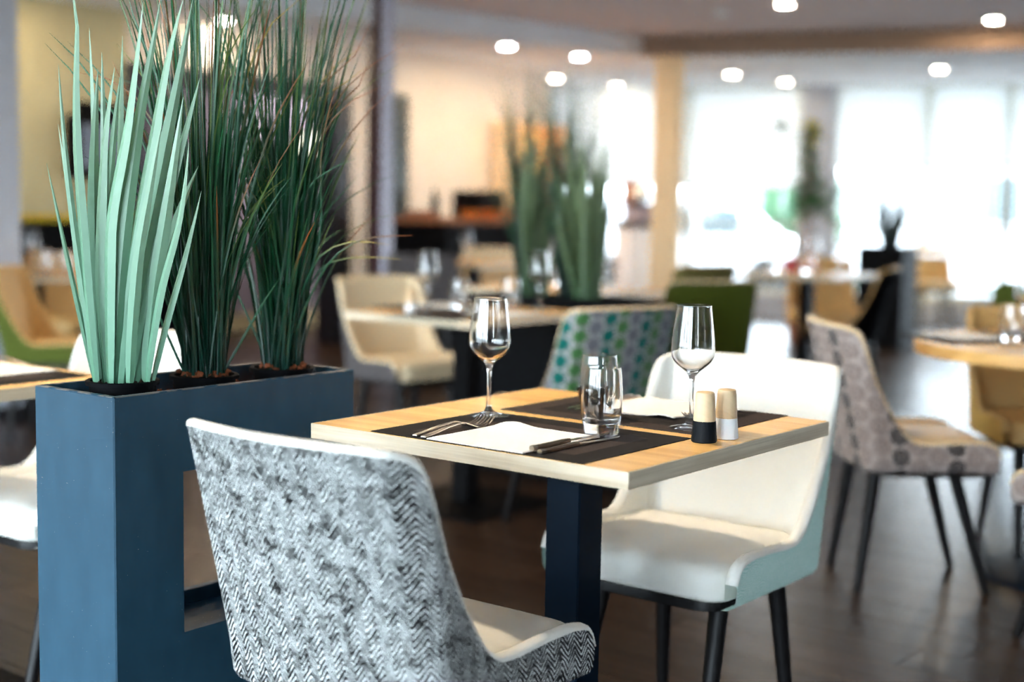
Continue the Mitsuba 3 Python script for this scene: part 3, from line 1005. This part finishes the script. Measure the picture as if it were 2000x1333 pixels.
def blade(path, width, wprof, normal_az, fold=.18, col0=(0, 0, 0), col1=(0, 0, 0), coltip=None, n=14, jitter=0.0):
    """ribbon with a V fold along a 3-D path (m x 3 control points)"""
    path = np.array(path, float)
    s = np.r_[0, np.cumsum(np.linalg.norm(np.diff(path, axis=0), axis=1))]
    s /= s[-1]
    t = np.linspace(0, 1, n)
    if len(path) > 2:
        c = np.c_[PchipInterpolator(s, path[:, 0])(t), PchipInterpolator(s, path[:, 1])(t), PchipInterpolator(s, path[:, 2])(t)]
    else:
        c = path[0] + (path[1] - path[0]) * t[:, None]
    tan = np.gradient(c, axis=0)
    tan /= np.linalg.norm(tan, axis=1, keepdims=True)
    az = normal_az
    nm = np.array([math.cos(az), math.sin(az), 0.0])
    side = np.cross(tan, nm)
    side /= np.linalg.norm(side, axis=1, keepdims=True) + 1e-9
    nn = np.cross(side, tan)
    w = width * 0.5 * np.interp(t, *wprof)
    L, Rr, C = c - side * w[:, None], c + side * w[:, None], c + nn * (w * fold * 2)[:, None]
    v = np.stack([L, C, Rr], 1).reshape(-1, 3)
    f = []
    for i in range(n - 1):
        a, b = 3 * i, 3 * i + 3
        f += [[a, a + 1, b + 1], [a, b + 1, b], [a + 1, a + 2, b + 2], [a + 1, b + 2, b + 1]]
    k = t[:, None]
    col = np.array(col0) * (1 - k) + np.array(col1) * k
    if coltip is not None:
        kk = np.clip((k - .62) / .35, 0, 1)
        col = col * (1 - kk) + np.array(coltip) * kk
    col = np.repeat(col, 3, 0)
    return v, np.array(f), col


def split_fold(v, f, col):
    """unshare the crease so that it shades crisp"""
    n = len(v) // 3
    v = v.reshape(n, 3, 3)
    c = col.reshape(n, 3, 3)
    vv = np.concatenate([v[:, :2].reshape(-1, 3), v[:, 1:].reshape(-1, 3)])
    cc = np.concatenate([c[:, :2].reshape(-1, 3), c[:, 1:].reshape(-1, 3)])
    ff = []
    for off in (0, 2 * n):
        for i in range(n - 1):
            a, b = off + 2 * i, off + 2 * i + 2
            ff += [[a, a + 1, b + 1], [a, b + 1, b]]
    return vv, np.array(ff), cc


WP_MINT = ([0, .12, .35, .6, .85, .97, 1.0], [.55, .85, 1.0, .85, .42, .12, 0.03])
WP_GRASS = ([0, .2, .6, .9, 1.0], [.8, 1.0, .85, .4, .05])
MINT_A, MINT_B = srgb(86, 136, 108), srgb(148, 180, 152)

# mint blades: (sideways, height) control points in centimetres from the pot centre at soil height, width cm, facing degrees off the viewer
MINT = [
    ([(-4.2, 0), (-7.0, 14), (-10.0, 30), (-11.8, 40)], .9, 40), ([(-4.4, 0), (-6.2, 12), (-8.0, 28), (-10.4, 47)], 1.3, -30),
    ([(-3.9, 0), (-5.4, 14), (-7.2, 32), (-8.2, 57)], 1.2, 20), ([(-3.6, 0), (-5.2, 24), (-6.0, 42), (-5.8, 56), (-5.4, 64), (-6.8, 72)], 1.9, -18),
    ([(-3.4, 0), (-4.6, 18), (-4.6, 36), (-3.6, 57)], 2.3, 25), ([(-2.0, -.6), (-3.2, 20), (-2.2, 40), (.2, 57)], 2.2, -25),
    ([(-2.4, -.6), (-2.6, 22), (-.6, 44), (1.2, 56.5)], 2.0, 35), ([(-1.4, -.6), (-1.0, 26), (2.8, 48), (5.6, 68)], 2.4, -30),
    ([(-1.0, -.8), (.6, 22), (3.8, 46), (7.2, 64), (8.1, 69)], 2.4, 22), ([(-.4, -.8), (2.0, 20), (5.8, 40), (9.6, 60), (12.2, 69.5)], 2.7, -28),
    ([(.6, -.8), (3.6, 18), (8.2, 40), (12.0, 58), (14.1, 69)], 2.6, 30), ([(1.6, -.6), (5.2, 20), (9.6, 36), (15.0, 55.5)], 2.3, -20),
    ([(2.4, -.6), (4.4, 22), (7.2, 36), (9.8, 47.5)], 1.8, 15), ([(3.2, -.4), (6.6, 18), (10.4, 30), (14.6, 40)], 2.4, 40),
    ([(5.6, .2), (8.0, 10), (11.4, 22), (14.8, 35.5)], 1.5, -35), ([(4.6, 0), (6.2, 16), (9.0, 32), (12.4, 52)], 2.2, 10),
    ([(5.2, .2), (7.8, 16), (12.2, 33), (13.6, 44)], 1.4, -20),
]


def mint_blades(seed, extra, scale=1.0, dark=1.0):
    r = np.random.RandomState(seed)
    out = []
    specs = [(c, w, a) for c, w, a in MINT]
    for _ in range(extra):
        b = r.uniform(-4.6, 5.2)
        tip = b * r.uniform(1.2, 2.6) + r.uniform(-2, 2.5)
        h = r.uniform(34, 70)
        specs.append(([(b, 0), (b + (tip - b) * .22, h * .33), (b + (tip - b) * .56, h * .68), (tip, h)], r.uniform(1.4, 2.5), r.uniform(-50, 50)))
    for i, (c, w, a) in enumerate(specs):
        d0 = r.uniform(-3.6, 3.2) if i >= len(MINT) else r.uniform(-4.2, 0)
        d1 = d0 * r.uniform(1.0, 2.4) + r.uniform(-2, 2)
        hh = max(p[1] for p in c)
        path = [(R2 * (x * .01) + F2 * ((d0 + (d1 - d0) * (max(y, 0) / hh) ** 1.5) * .01) + np.array([0, 0, y * .01])) * scale for x, y in c]
        g = r.uniform(.82, 1.12) * dark
        az = math.atan2(-F2[1], -F2[0]) + math.radians(a)
        v, f, col = blade(path, w * .0118 * scale, WP_MINT, az, .22, np.array(MINT_A) * g, np.array(MINT_B) * g, None, 18)
        out.append(split_fold(v, f, col))
    return out


def mesh_of(bl):
    vs, fs, cs, o = [], [], [], 0
    for v, f, c in bl:
        vs.append(v)
        fs.append(f + o)
        cs.append(c)
        o += len(v)
    return trimesh.Trimesh(np.vstack(vs), np.vstack(fs), process=False), np.vstack(cs)


POT = lathe([(0, -.10), (.052, -.10), (.060, -.004), (.066, -.003), (.0665, .004), (.064, .0055), (.058, .005), (.057, -.008), (0, -.008)], 40)
SOIL = P(chips_mesh(90, 0, 0, .054, .054, -.006, 3, .004, .008), 'm_soil', 60)
POTP = P(POT, 'm_plastic_black', 40)


def potted(name, label, cat_, x, y, z, group=None):
    t = thing(name, label, cat_, group)
    pk = part(t, 'pot', POTP, place(x, y, z))
    part(pk, 'soil', SOIL, place(x, y, z), kind='stuff')
    return t


SZ = .822
t = potted('potted_mint_grass', 'artificial grass with broad pale mint leaves in the dark blue planter', 'potted plant', -.262, -.222, SZ)
for v, f, c in mint_blades(11, 5):
    m = trimesh.Trimesh(v, f, process=False)
    part(t, 'leaf', P(m, 'm_mint', True, color=c), place(-.262, -.222, SZ - .004))

G0, G1, G2 = srgb(10, 52, 44), srgb(34, 92, 54), srgb(96, 116, 52)
TIPB, TIPY = srgb(164, 88, 46), srgb(214, 178, 80)


def grass_blades(seed, n, height, spread, base=.035, heroes=(), dark=1.0, wmul=1.0):
    r = np.random.RandomState(seed)
    fine, hero = [], []

    def make(path, w, g, tip, az):
        v, f, c = blade(path, w, WP_GRASS, az, .25, np.array(G0) * g, (np.array(G1) * g), tip, 12)
        return v, f, c
    for i in range(n):
        a = r.uniform(0, 2 * PI)
        q = math.sqrt(r.uniform(0, 1))
        b = np.array([math.cos(a), math.sin(a), 0]) * base * q
        a2 = a + r.uniform(-1.3, 1.3)
        out = spread * min(abs(r.randn()), 1.35) * .62 + spread * .12 * q
        h = height * r.uniform(.36, 1.08)
        d = np.array([math.cos(a2), math.sin(a2), 0])
        droop = out * r.uniform(.0, .5) if r.rand() < .3 else 0.0
        path = [b, b + d * out * .18 + [0, 0, h * .34], b + d * out * .50 + [0, 0, h * .70], b + d * (out + droop) + [0, 0, h * (1 - .25 * droop / max(spread, .01))]]
        tip = None
        u = r.rand()
        if u < .10:
            tip = TIPB
        elif u < .42:
            tip = G2
        fine.append(make(path, wmul * r.uniform(.0042, .0078), r.uniform(.6, 1.25) * dark, tip, r.uniform(0, 2 * PI)))
    for hp_, w, tp in heroes:
        d0, d1 = r.uniform(-.02, .02), r.uniform(-.08, .05)
        hh = max(p[1] for p in hp_)
        path = [R2 * (x * .01) + F2 * (d0 + (d1 - d0) * max(y, 0) / hh) + np.array([0, 0, y * .0094]) for x, y in hp_]
        hero.append(make(path, w * .016, r.uniform(1.1, 1.5) * dark, tp, math.atan2(-F2[1], -F2[0]) + r.uniform(-.6, .6)))
    return fine, hero


H2 = [([(-2, 0), (-5, 20), (-12, 45), (-19, 60), (-27, 69)], .45, None), ([(-2, 0), (-6, 22), (-13, 44), (-22, 60), (-28, 67)], .4, None),
      ([(-1, 0), (-6, 30), (-12, 50), (-18, 60), (-25.5, 68)], .4, G1), ([(0, 0), (-4, 30), (-9, 52), (-16, 60), (-24, 62)], .35, TIPB),
      ([(-1, 0), (-2.5, 30), (-7, 58), (-12, 72), (-14, 80)], .45, None), ([(0, 0), (1, 40), (3, 62), (6, 80)], .5, None),
      ([(0, 0), (-3, 34), (-4.5, 58), (-6, 82)], .45, TIPB), ([(1, 0), (4, 30), (9, 56), (14, 78)], .5, TIPB),
      ([(1, 0), (3, 36), (4, 60), (3, 84)], .45, G2), ([(2, 0), (6, 24), (12, 50), (20, 66)], .4, TIPB),
      ([(-3, 0), (-7, 10), (-10, 18), (-13, 23)], .35, None), ([(3, 0), (7, 8), (11, 16), (14, 21)], .35, None),
      ([(-2, 0), (-4.5, 26), (-10, 54), (-13.5, 60), (-19, 62)], .35, G1), ([(0, 0), (2, 30), (6, 56), (12, 72), (18, 78)], .4, TIPY),
      ([(0, 0), (-1, 40), (-2, 70), (-1, 84)], .5, None), ([(-1, 0), (-3, 40), (-7, 66), (-9, 80)], .45, TIPB)]
H3 = [([(0, 0), (3, 26), (6, 44), (12, 56), (20, 61)], .42, TIPB), ([(1, 0), (4, 26), (8, 40), (14, 52), (21.5, 60.5)], .4, TIPB),
      ([(1, 0), (6, 16), (12, 26), (19, 29.5), (27, 30)], .3, TIPB), ([(0, 0), (4, 16), (9, 26), (15, 28.5), (22, 28)], .3, TIPY),
      ([(0, 0), (4, 15), (9, 23.5), (16, 25), (24, 24.6)], .3, TIPY), ([(1, 0), (3, 34), (6, 56), (11, 80)], .5, None),
      ([(0, 0), (1, 36), (5, 58), (14, 66), (18, 74)], .4, TIPB), ([(-1, 0), (-4, 24), (-6, 44), (-5, 76)], .4, None),
      ([(2, 0), (5, 18), (8, 30), (8.5, 48), (12, 62)], .3, TIPB), ([(1, 0), (4, 40), (8, 54), (16, 64), (17, 68)], .4, TIPB),
      ([(0, 0), (2, 30), (6, 40), (11, 44), (15.5, 46)], .35, None), ([(1, 0), (4, 24), (8, 34), (12, 39), (15, 43)], .35, None),
      ([(0, 0), (0, 36), (2, 60), (4, 82)], .45, None), ([(-2, 0), (-7, 12), (-11, 22), (-13, 32)], .35, None),
      ([(0, 0), (3, 40), (8, 60), (14, 63), (17, 66)], .35, TIPY), ([(0, 0), (2, 44), (7, 62), (13, 68), (16, 70)], .35, TIPY)]
for (x, y, seed, heroes, lab) in ((-.262, -.032, 31, H2, 'dark green fine bladed grass in the middle of the blue planter'), (-.250, .160, 47, H3, 'dark green fine grass with brown arching tips at the far end of the planter')):
    t = potted('potted_dark_grass', lab, 'potted plant', x, y, SZ - .006)
    part(t, 'bark', P(chips_mesh(46, 0, 0, .048, .048, .004, seed, .004, .008), 'm_bark'), place(x, y, SZ - .006), kind='stuff')
    fine, hero = grass_blades(seed, 235, .84, .17, .040, heroes)
    for v, f, c in hero:
        part(t, 'blade', P(trimesh.Trimesh(v, f, process=False), 'm_grass', True, color=c), place(x, y, SZ - .01))
    m, c = mesh_of(fine)
    part(t, 'fine_blades', P(m, 'm_grass', True, color=c), place(x, y, SZ - .01), kind='stuff')

# ------------------------------------------------------------------ second planter with grasses (blurred)
t = thing('planter', 'black planter box with tall grasses behind the second table', 'planter')
qx0, qx1, qy0, qy1, qz = -1.98, -1.20, 2.92, 3.20, .775
part(t, 'body', P(tri(man(cbox((qx0, qy0, 0), (qx1, qy1, qz), .003)) - man(box((qx0 + .015, qy0 + .015, .66), (qx1 - .015, qy1 - .015, 1)))), 'm_plastic_black'))
mint2, mc2 = mint_blades(5, 26, 1.0, .62)[:], None
MB2 = [P(trimesh.Trimesh(v, f, process=False), 'm_mint', True, color=c * np.array([.95, .85, .62])) for v, f, c in mint2]
for (x, y, rot, lab) in ((-1.79, 3.04, 40, 'broad leaved grass at the left of the black planter'), (-1.47, 3.02, 200, 'broad leaved grass at the right of the black planter')):
    t = potted('potted_mint_grass', lab, 'potted plant', x, y, .765)
    for d in MB2:
        part(t, 'leaf', d, place(x, y, .76, rot))
fine, _ = grass_blades(77, 240, .95, .16, .038, (), .7)
m, c = mesh_of(fine)
FG = P(m, 'm_grass', True, color=c)
for (x, y, lab) in ((-1.63, 3.08, 'fine dark grass between the broad leaved ones'), (-1.86, 3.09, 'fine dark grass at the left end of the black planter')):
    t = potted('potted_dark_grass', lab, 'potted plant', x, y, .765)
    part(t, 'fine_blades', FG, place(x, y, .76), kind='stuff')

# third planter, far right
t = thing('planter', 'black planter far right between the black chair and the window', 'planter')
part(t, 'body', P(tri(man(cbox((-3.13, 9.40, 0), (-2.72, 9.72, .86), .003)) - man(box((-3.11, 9.42, .66), (-2.74, 9.70, 1)))), 'm_plastic_black'))
fine, _ = grass_blades(99, 150, .72, .30, .07, (), .35, 1.3)
m, c = mesh_of(fine)
t = potted('potted_dark_grass', 'dark spiky grass in the far right planter', 'potted plant', -2.91, 9.56, .85)
part(t, 'fine_blades', P(m, 'm_grass', True, color=c), place(-2.91, 9.56, .84), kind='stuff')

# slender climbing plant near the window
t = thing('climbing_plant', 'slender climbing plant with a yellow top in front of the window pillar', 'potted plant')
part(t, 'pot', P(lathe([(0, 0), (.13, 0), (.17, .38), (.16, .40), (.14, .38), (0, .36)], 32), 'm_brownbox', 40), place(-3.63, 9.45))
part(t, 'stake', P(trimesh.creation.cylinder(radius=.014, segment=[[0, 0, .3], [0, 0, 1.86]], sections=12), 'm_brownbox', 40), place(-3.63, 9.45))


def leaf_cloud(n, boxf, seed, size):
    r = np.random.RandomState(seed)
    ms = []
    for _ in range(n):
        c = boxf(r)
        a = r.uniform(0, 2 * PI)
        d = np.array([math.cos(a), math.sin(a), r.uniform(-.6, .4)])
        s = size * r.uniform(.6, 1.2)
        side = np.cross(d, [0, 0, 1])
        side /= np.linalg.norm(side)
        ms.append(trimesh.Trimesh([c, c + d * s * .5 + side * s * .3, c + d * s, c + d * s * .5 - side * s * .3, c + d * s * .5 + np.array([0, 0, s * .1])], [[0, 1, 4], [1, 2, 4], [2, 3, 4], [3, 0, 4]], process=False))
    return cat(ms)


part(t, 'foliage', P(leaf_cloud(240, lambda r: np.array([r.randn() * .035, r.randn() * .035, r.uniform(1.2, 1.85)]), 3, .10), 'm_leaf'), place(-3.63, 9.45), kind='stuff')
part(t, 'low_foliage', P(leaf_cloud(160, lambda r: np.array([r.randn() * .10, r.randn() * .10, 1.25 + r.randn() * .10]), 4, .13), 'm_leaf'), place(-3.60, 9.50), kind='stuff')
part(t, 'yellow_leaves', P(leaf_cloud(60, lambda r: np.array([r.randn() * .03, r.randn() * .03, 1.87 + r.randn() * .04]), 5, .10), 'm_leaf_yellow'), place(-3.63, 9.45), kind='stuff')
part(t, 'side_shoot', P(leaf_cloud(40, lambda r: np.array([-.2 + r.randn() * .02, -.16 + r.randn() * .02, 1.88 + r.randn() * .04]), 6, .07), 'm_leaf'), place(-3.63, 9.45), kind='stuff')
part(t, 'branch', P(trimesh.creation.cylinder(radius=.006, segment=[[0, 0, 1.70], [-.2, -.16, 1.88]], sections=8), 'm_leaf', 40), place(-3.63, 9.45))

# ------------------------------------------------------------------ left background
t = thing('wall_television', 'black framed screen on the yellow wall behind the mint leaves', 'television')
part(t, 'frame', P(cbox((XL + .02, 3.78, 1.29), (XL + .12, 4.27, 1.70), .006), 'm_dark'))
part(t, 'screen', P(box((XL + .119, 3.84, 1.36), (XL + .122, 4.21, 1.65)), 'm_screen'))
part(t, 'bracket', P(cbox((XL + .012, 3.88, 1.68), (XL + .09, 4.18, 1.80), .004), 'm_dark'))
t = thing('globe_lamp', 'round white glowing lamp seen through the dark doorway', 'lamp')
gl = P(trimesh.creation.icosphere(subdivisions=3, radius=.16), 'm_globe', True)
gl['emitter'] = {'type': 'area', 'radiance': rgb((3.2 * EG, 3.2 * EG, 2.4 * EG))}
part(t, 'globe', gl, place(-7.15, 6.86, 1.60))
part(t, 'stem', P(trimesh.creation.cylinder(radius=.012, segment=[[0, 0, 1.76], [0, 0, ZL]], sections=12), 'm_dark', 40), place(-7.15, 6.86))
t = thing('wall_panel', 'tall dark green panel standing against the cream wall', 'panel')
whole(t, P(cbox((XL + .002, 6.99, .10), (XL + .05, 7.16, 2.075), .004), 'm_darkgreen_panel'))
t = thing('bench', 'black bench with a yellow top rail along the left wall', 'bench')
part(t, 'back', P(cbox((-6.05, 1.5, .10), (-5.90, 4.15, 1.0), .02), 'm_dark'))
part(t, 'seat', P(cbox((-5.90, 1.5, .12), (-5.62, 4.15, .46), .03), 'm_dark'))
part(t, 'top_rail', P(cbox((-6.07, 1.48, 1.0), (-5.88, 4.17, 1.045), .008), 'm_yellow_ledge'))

# ------------------------------------------------------------------ buffet by the cream wall
t = thing('buffet_counter', 'black buffet counter with a pale worktop in front of the cream wall', 'counter')
part(t, 'cabinet', P(cbox((-5.98, 6.62, .06), (-5.36, 7.62, 1.0), .006), 'm_dark'))
part(t, 'worktop', P(cbox((-6.02, 6.58, 1.0), (-5.32, 7.66, 1.04), .006), 'm_brownbox'))
part(t, 'plinth', P(box((-5.94, 6.66, 0), (-5.56, 7.58, .06)), 'm_dark'))
t = thing('coffee_machine', 'black coffee machine on the buffet, left of the tall grass', 'coffee machine')
part(t, 'body', P(tri(man(cbox((-5.86, 7.28, 1.042), (-5.54, 7.60, 1.27), .01)) - man(box((-5.60, 7.34, 1.06), (-5.4, 7.54, 1.15)))), 'm_dark'))
part(t, 'drip_tray', P(cbox((-5.56, 7.33, 1.042), (-5.50, 7.55, 1.06), .003), 'm_steel'))
t = thing('bottle', 'dark bottle standing on the left of the buffet counter', 'bottle')
whole(t, P(lathe(smooth_profile([(0, 0), (.036, 0), (.038, .01), (.038, .14), (.03, .17), (.014, .20), (.013, .245), (.0, .247)], 4), 24), 'm_darkgreen_panel', 50), place(-5.66, 6.83, 1.041))
t = thing('bread_box', 'low brown box beside the bottle on the buffet', 'box')
whole(t, P(cbox((-5.82, 6.64, 1.041), (-5.60, 6.78, 1.10), .01), 'm_brownbox'))
for i in range(3):
    t = thing('orange_bowl', ('orange bowl in front of the coffee machine', 'orange bowl right of the bottle on the buffet', 'orange bowl at the right end of the buffet')[i], 'bowl')
    whole(t, P(lathe(smooth_profile([(0, .0), (.04, 0), (.075, .03), (.085, .06), (.08, .062), (.06, .03), (0, .012)], 4), 28), 'm_orange', 50), place(-5.42, (7.25, 7.02, 7.55)[i], 1.041))
t = thing('serving_trolley', 'white fronted low cabinet at the right end of the buffet', 'cabinet')
part(t, 'body', P(cbox((-5.46, 7.70, .08), (-5.0, 8.25, .98), .006), 'm_white'))
part(t, 'top', P(cbox((-5.48, 7.68, .98), (-4.98, 8.27, 1.01), .005), 'm_brownbox'))
for i in range(4):
    part(t, 'caster', P(trimesh.creation.icosphere(subdivisions=2, radius=.04), 'm_dark', True), place((-5.40, -5.06)[i % 2], (7.76, 8.19)[i // 2], .04))
t = thing('lit_cabinet', 'warmly lit yellow display cabinet behind the tall grass', 'cabinet')
part(t, 'case', P(tri(man(cbox((-6.25, 8.30, .9), (-5.95, 9.05, 1.92), .006)) - man(box((-6.22, 8.33, .95), (-5.8, 9.02, 1.88)))), 'm_column'))
part(t, 'shelf', P(box((-6.22, 8.33, 1.40), (-5.96, 9.02, 1.42)), 'm_column'))
part(t, 'stand', P(cbox((-6.25, 8.30, 0), (-5.95, 9.05, .9), .006), 'm_brownbox'))
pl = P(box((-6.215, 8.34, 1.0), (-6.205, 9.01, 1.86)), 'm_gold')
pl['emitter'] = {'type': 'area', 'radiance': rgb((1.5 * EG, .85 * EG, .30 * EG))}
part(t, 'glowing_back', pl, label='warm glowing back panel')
for i in range(4):
    b = thing('bottle', ('amber bottle on the lit cabinet shelf, far left', 'amber bottle on the lit shelf, second from left', 'amber bottle on the lit shelf, third from left', 'amber bottle on the lit shelf, far right')[i], 'bottle')
    whole(b, P(lathe(smooth_profile([(0, 0), (.032, 0), (.034, .01), (.034, .16), (.026, .19), (.012, .22), (.012, .28), (0, .282)], 4), 20), ('m_orange', 'm_brownbox', 'm_gold', 'm_orange')[i], 50), place(-6.08, 8.42 + i * .17, 1.4205))
t = thing('service_counter', 'grey counter with a black top left of the cream column', 'counter')
CT = place(-5.10, 8.80, 0, -38)
part(t, 'front', P(cbox((-.20, -.02, .0), (.22, .30, .98), .006), 'm_white'), CT)
part(t, 'worktop', P(cbox((-.23, -.05, .98), (.25, .33, 1.02), .005), 'm_dark'), CT)
part(t, 'upper_shelf', P(cbox((-.20, .05, 1.02), (.22, .30, 1.17), .005), 'm_lavender'), CT)
part(t, 'shelf_top', P(cbox((-.22, .03, 1.17), (.24, .32, 1.195), .004), 'm_dark'), CT)
t = thing('white_globe', 'shiny white globe standing on the service counter', 'ornament')
whole(t, P(trimesh.creation.icosphere(subdivisions=3, radius=.085), 'm_globe', True), place(-5.02, 8.94, 1.28))
t = thing('carton', 'brown carton beside the globe on the service counter', 'box')
whole(t, P(cbox((-5.26, 8.98, 1.196), (-5.14, 9.10, 1.40), .004), 'm_brownbox'))

# ------------------------------------------------------------------ outside
k = struct('ground_outside')
scene[k] = P(box((-60, 11.0, -.22), (40, 90, -.125)), 'm_pavement')


def hedge(name, label, cx, cy, L, W, H, rot, seed):
    r = np.random.RandomState(seed)
    m = trimesh.creation.box(extents=(L, W, H)).subdivide_to_size(.35, max_iter=10)
    v = np.array(m.vertices)
    m.vertices = v + (meshkit.fbm(v * 2.5 + seed, 3, seed) - .5)[:, None] * .35
    m.apply_translation([0, 0, H / 2])
    whole(thing(name, label, 'hedge'), P(m, 'm_hedge', 60), place(cx, cy, -.125, rot))


hedge('hedge', 'green hedge outside behind the climbing plant', -8.9, 19.6, 2.4, .8, 1.75, 19, 1)
hedge('hedge', 'green hedge outside at the right edge of the window', -5.0, 21.2, 2.6, .8, 1.95, 19, 2)


def van(label, x, y, rot, H=1.9, L=4.2, name='van'):
    t = thing(name, label, 'van' if name == 'van' else 'car')
    if name == 'van':
        prof = [(-L / 2, .35), (L / 2, .35), (L / 2, .95), (L / 2 - .35, 1.10), (L / 2 - 1.0, H), (-L / 2 + .1, H), (-L / 2, H - .15)]
    else:
        prof = [(-L / 2, .30), (L / 2, .30), (L / 2, .70), (L / 2 - .9, .90), (L / 2 - 1.6, H), (-L / 2 + .8, H), (-L / 2 + .1, .95), (-L / 2, .85)]
    m = trimesh.creation.extrude_polygon(sg.Polygon(prof).buffer(-.06).buffer(.06), 1.7, engine='earcut')
    m.apply_transform(trimesh.transformations.rotation_matrix(PI / 2, [1, 0, 0]))
    m.apply_translation([0, .85, 0])
    part(t, 'body', P(m, 'm_white', 30), place(x, y, -.125, rot))
    top = H - .15
    for side in (-.86, .855):
        for a, b in (((-.9, .1), (.2, .95)) if name == 'van' else ((-.75, .05), (.12, .70))):
            part(t, 'window', P(box((a, side, 1.15 if name == 'van' else .92), (b, side + .008, top)), 'm_carglass'), place(x, y, -.125, rot))
    wh = trimesh.creation.cylinder(radius=.32, height=.22, sections=28)
    wh.apply_transform(trimesh.transformations.rotation_matrix(PI / 2, [1, 0, 0]))
    WH = P(wh, 'm_tyre', 40)
    for wx in (-L / 2 + .8, L / 2 - .85):
        for wy in (-.76, .76):
            part(t, 'wheel', WH, T().translate([x, y, -.125]).rotate([0, 0, 1], rot).translate([wx, wy, .32]))


van('white van parked outside the right hand window', -4.4, 17.16, 19)
van('white car parked outside the window beside the cream column', -8.4, 15.85, 19, 1.45, 3.9, 'car')
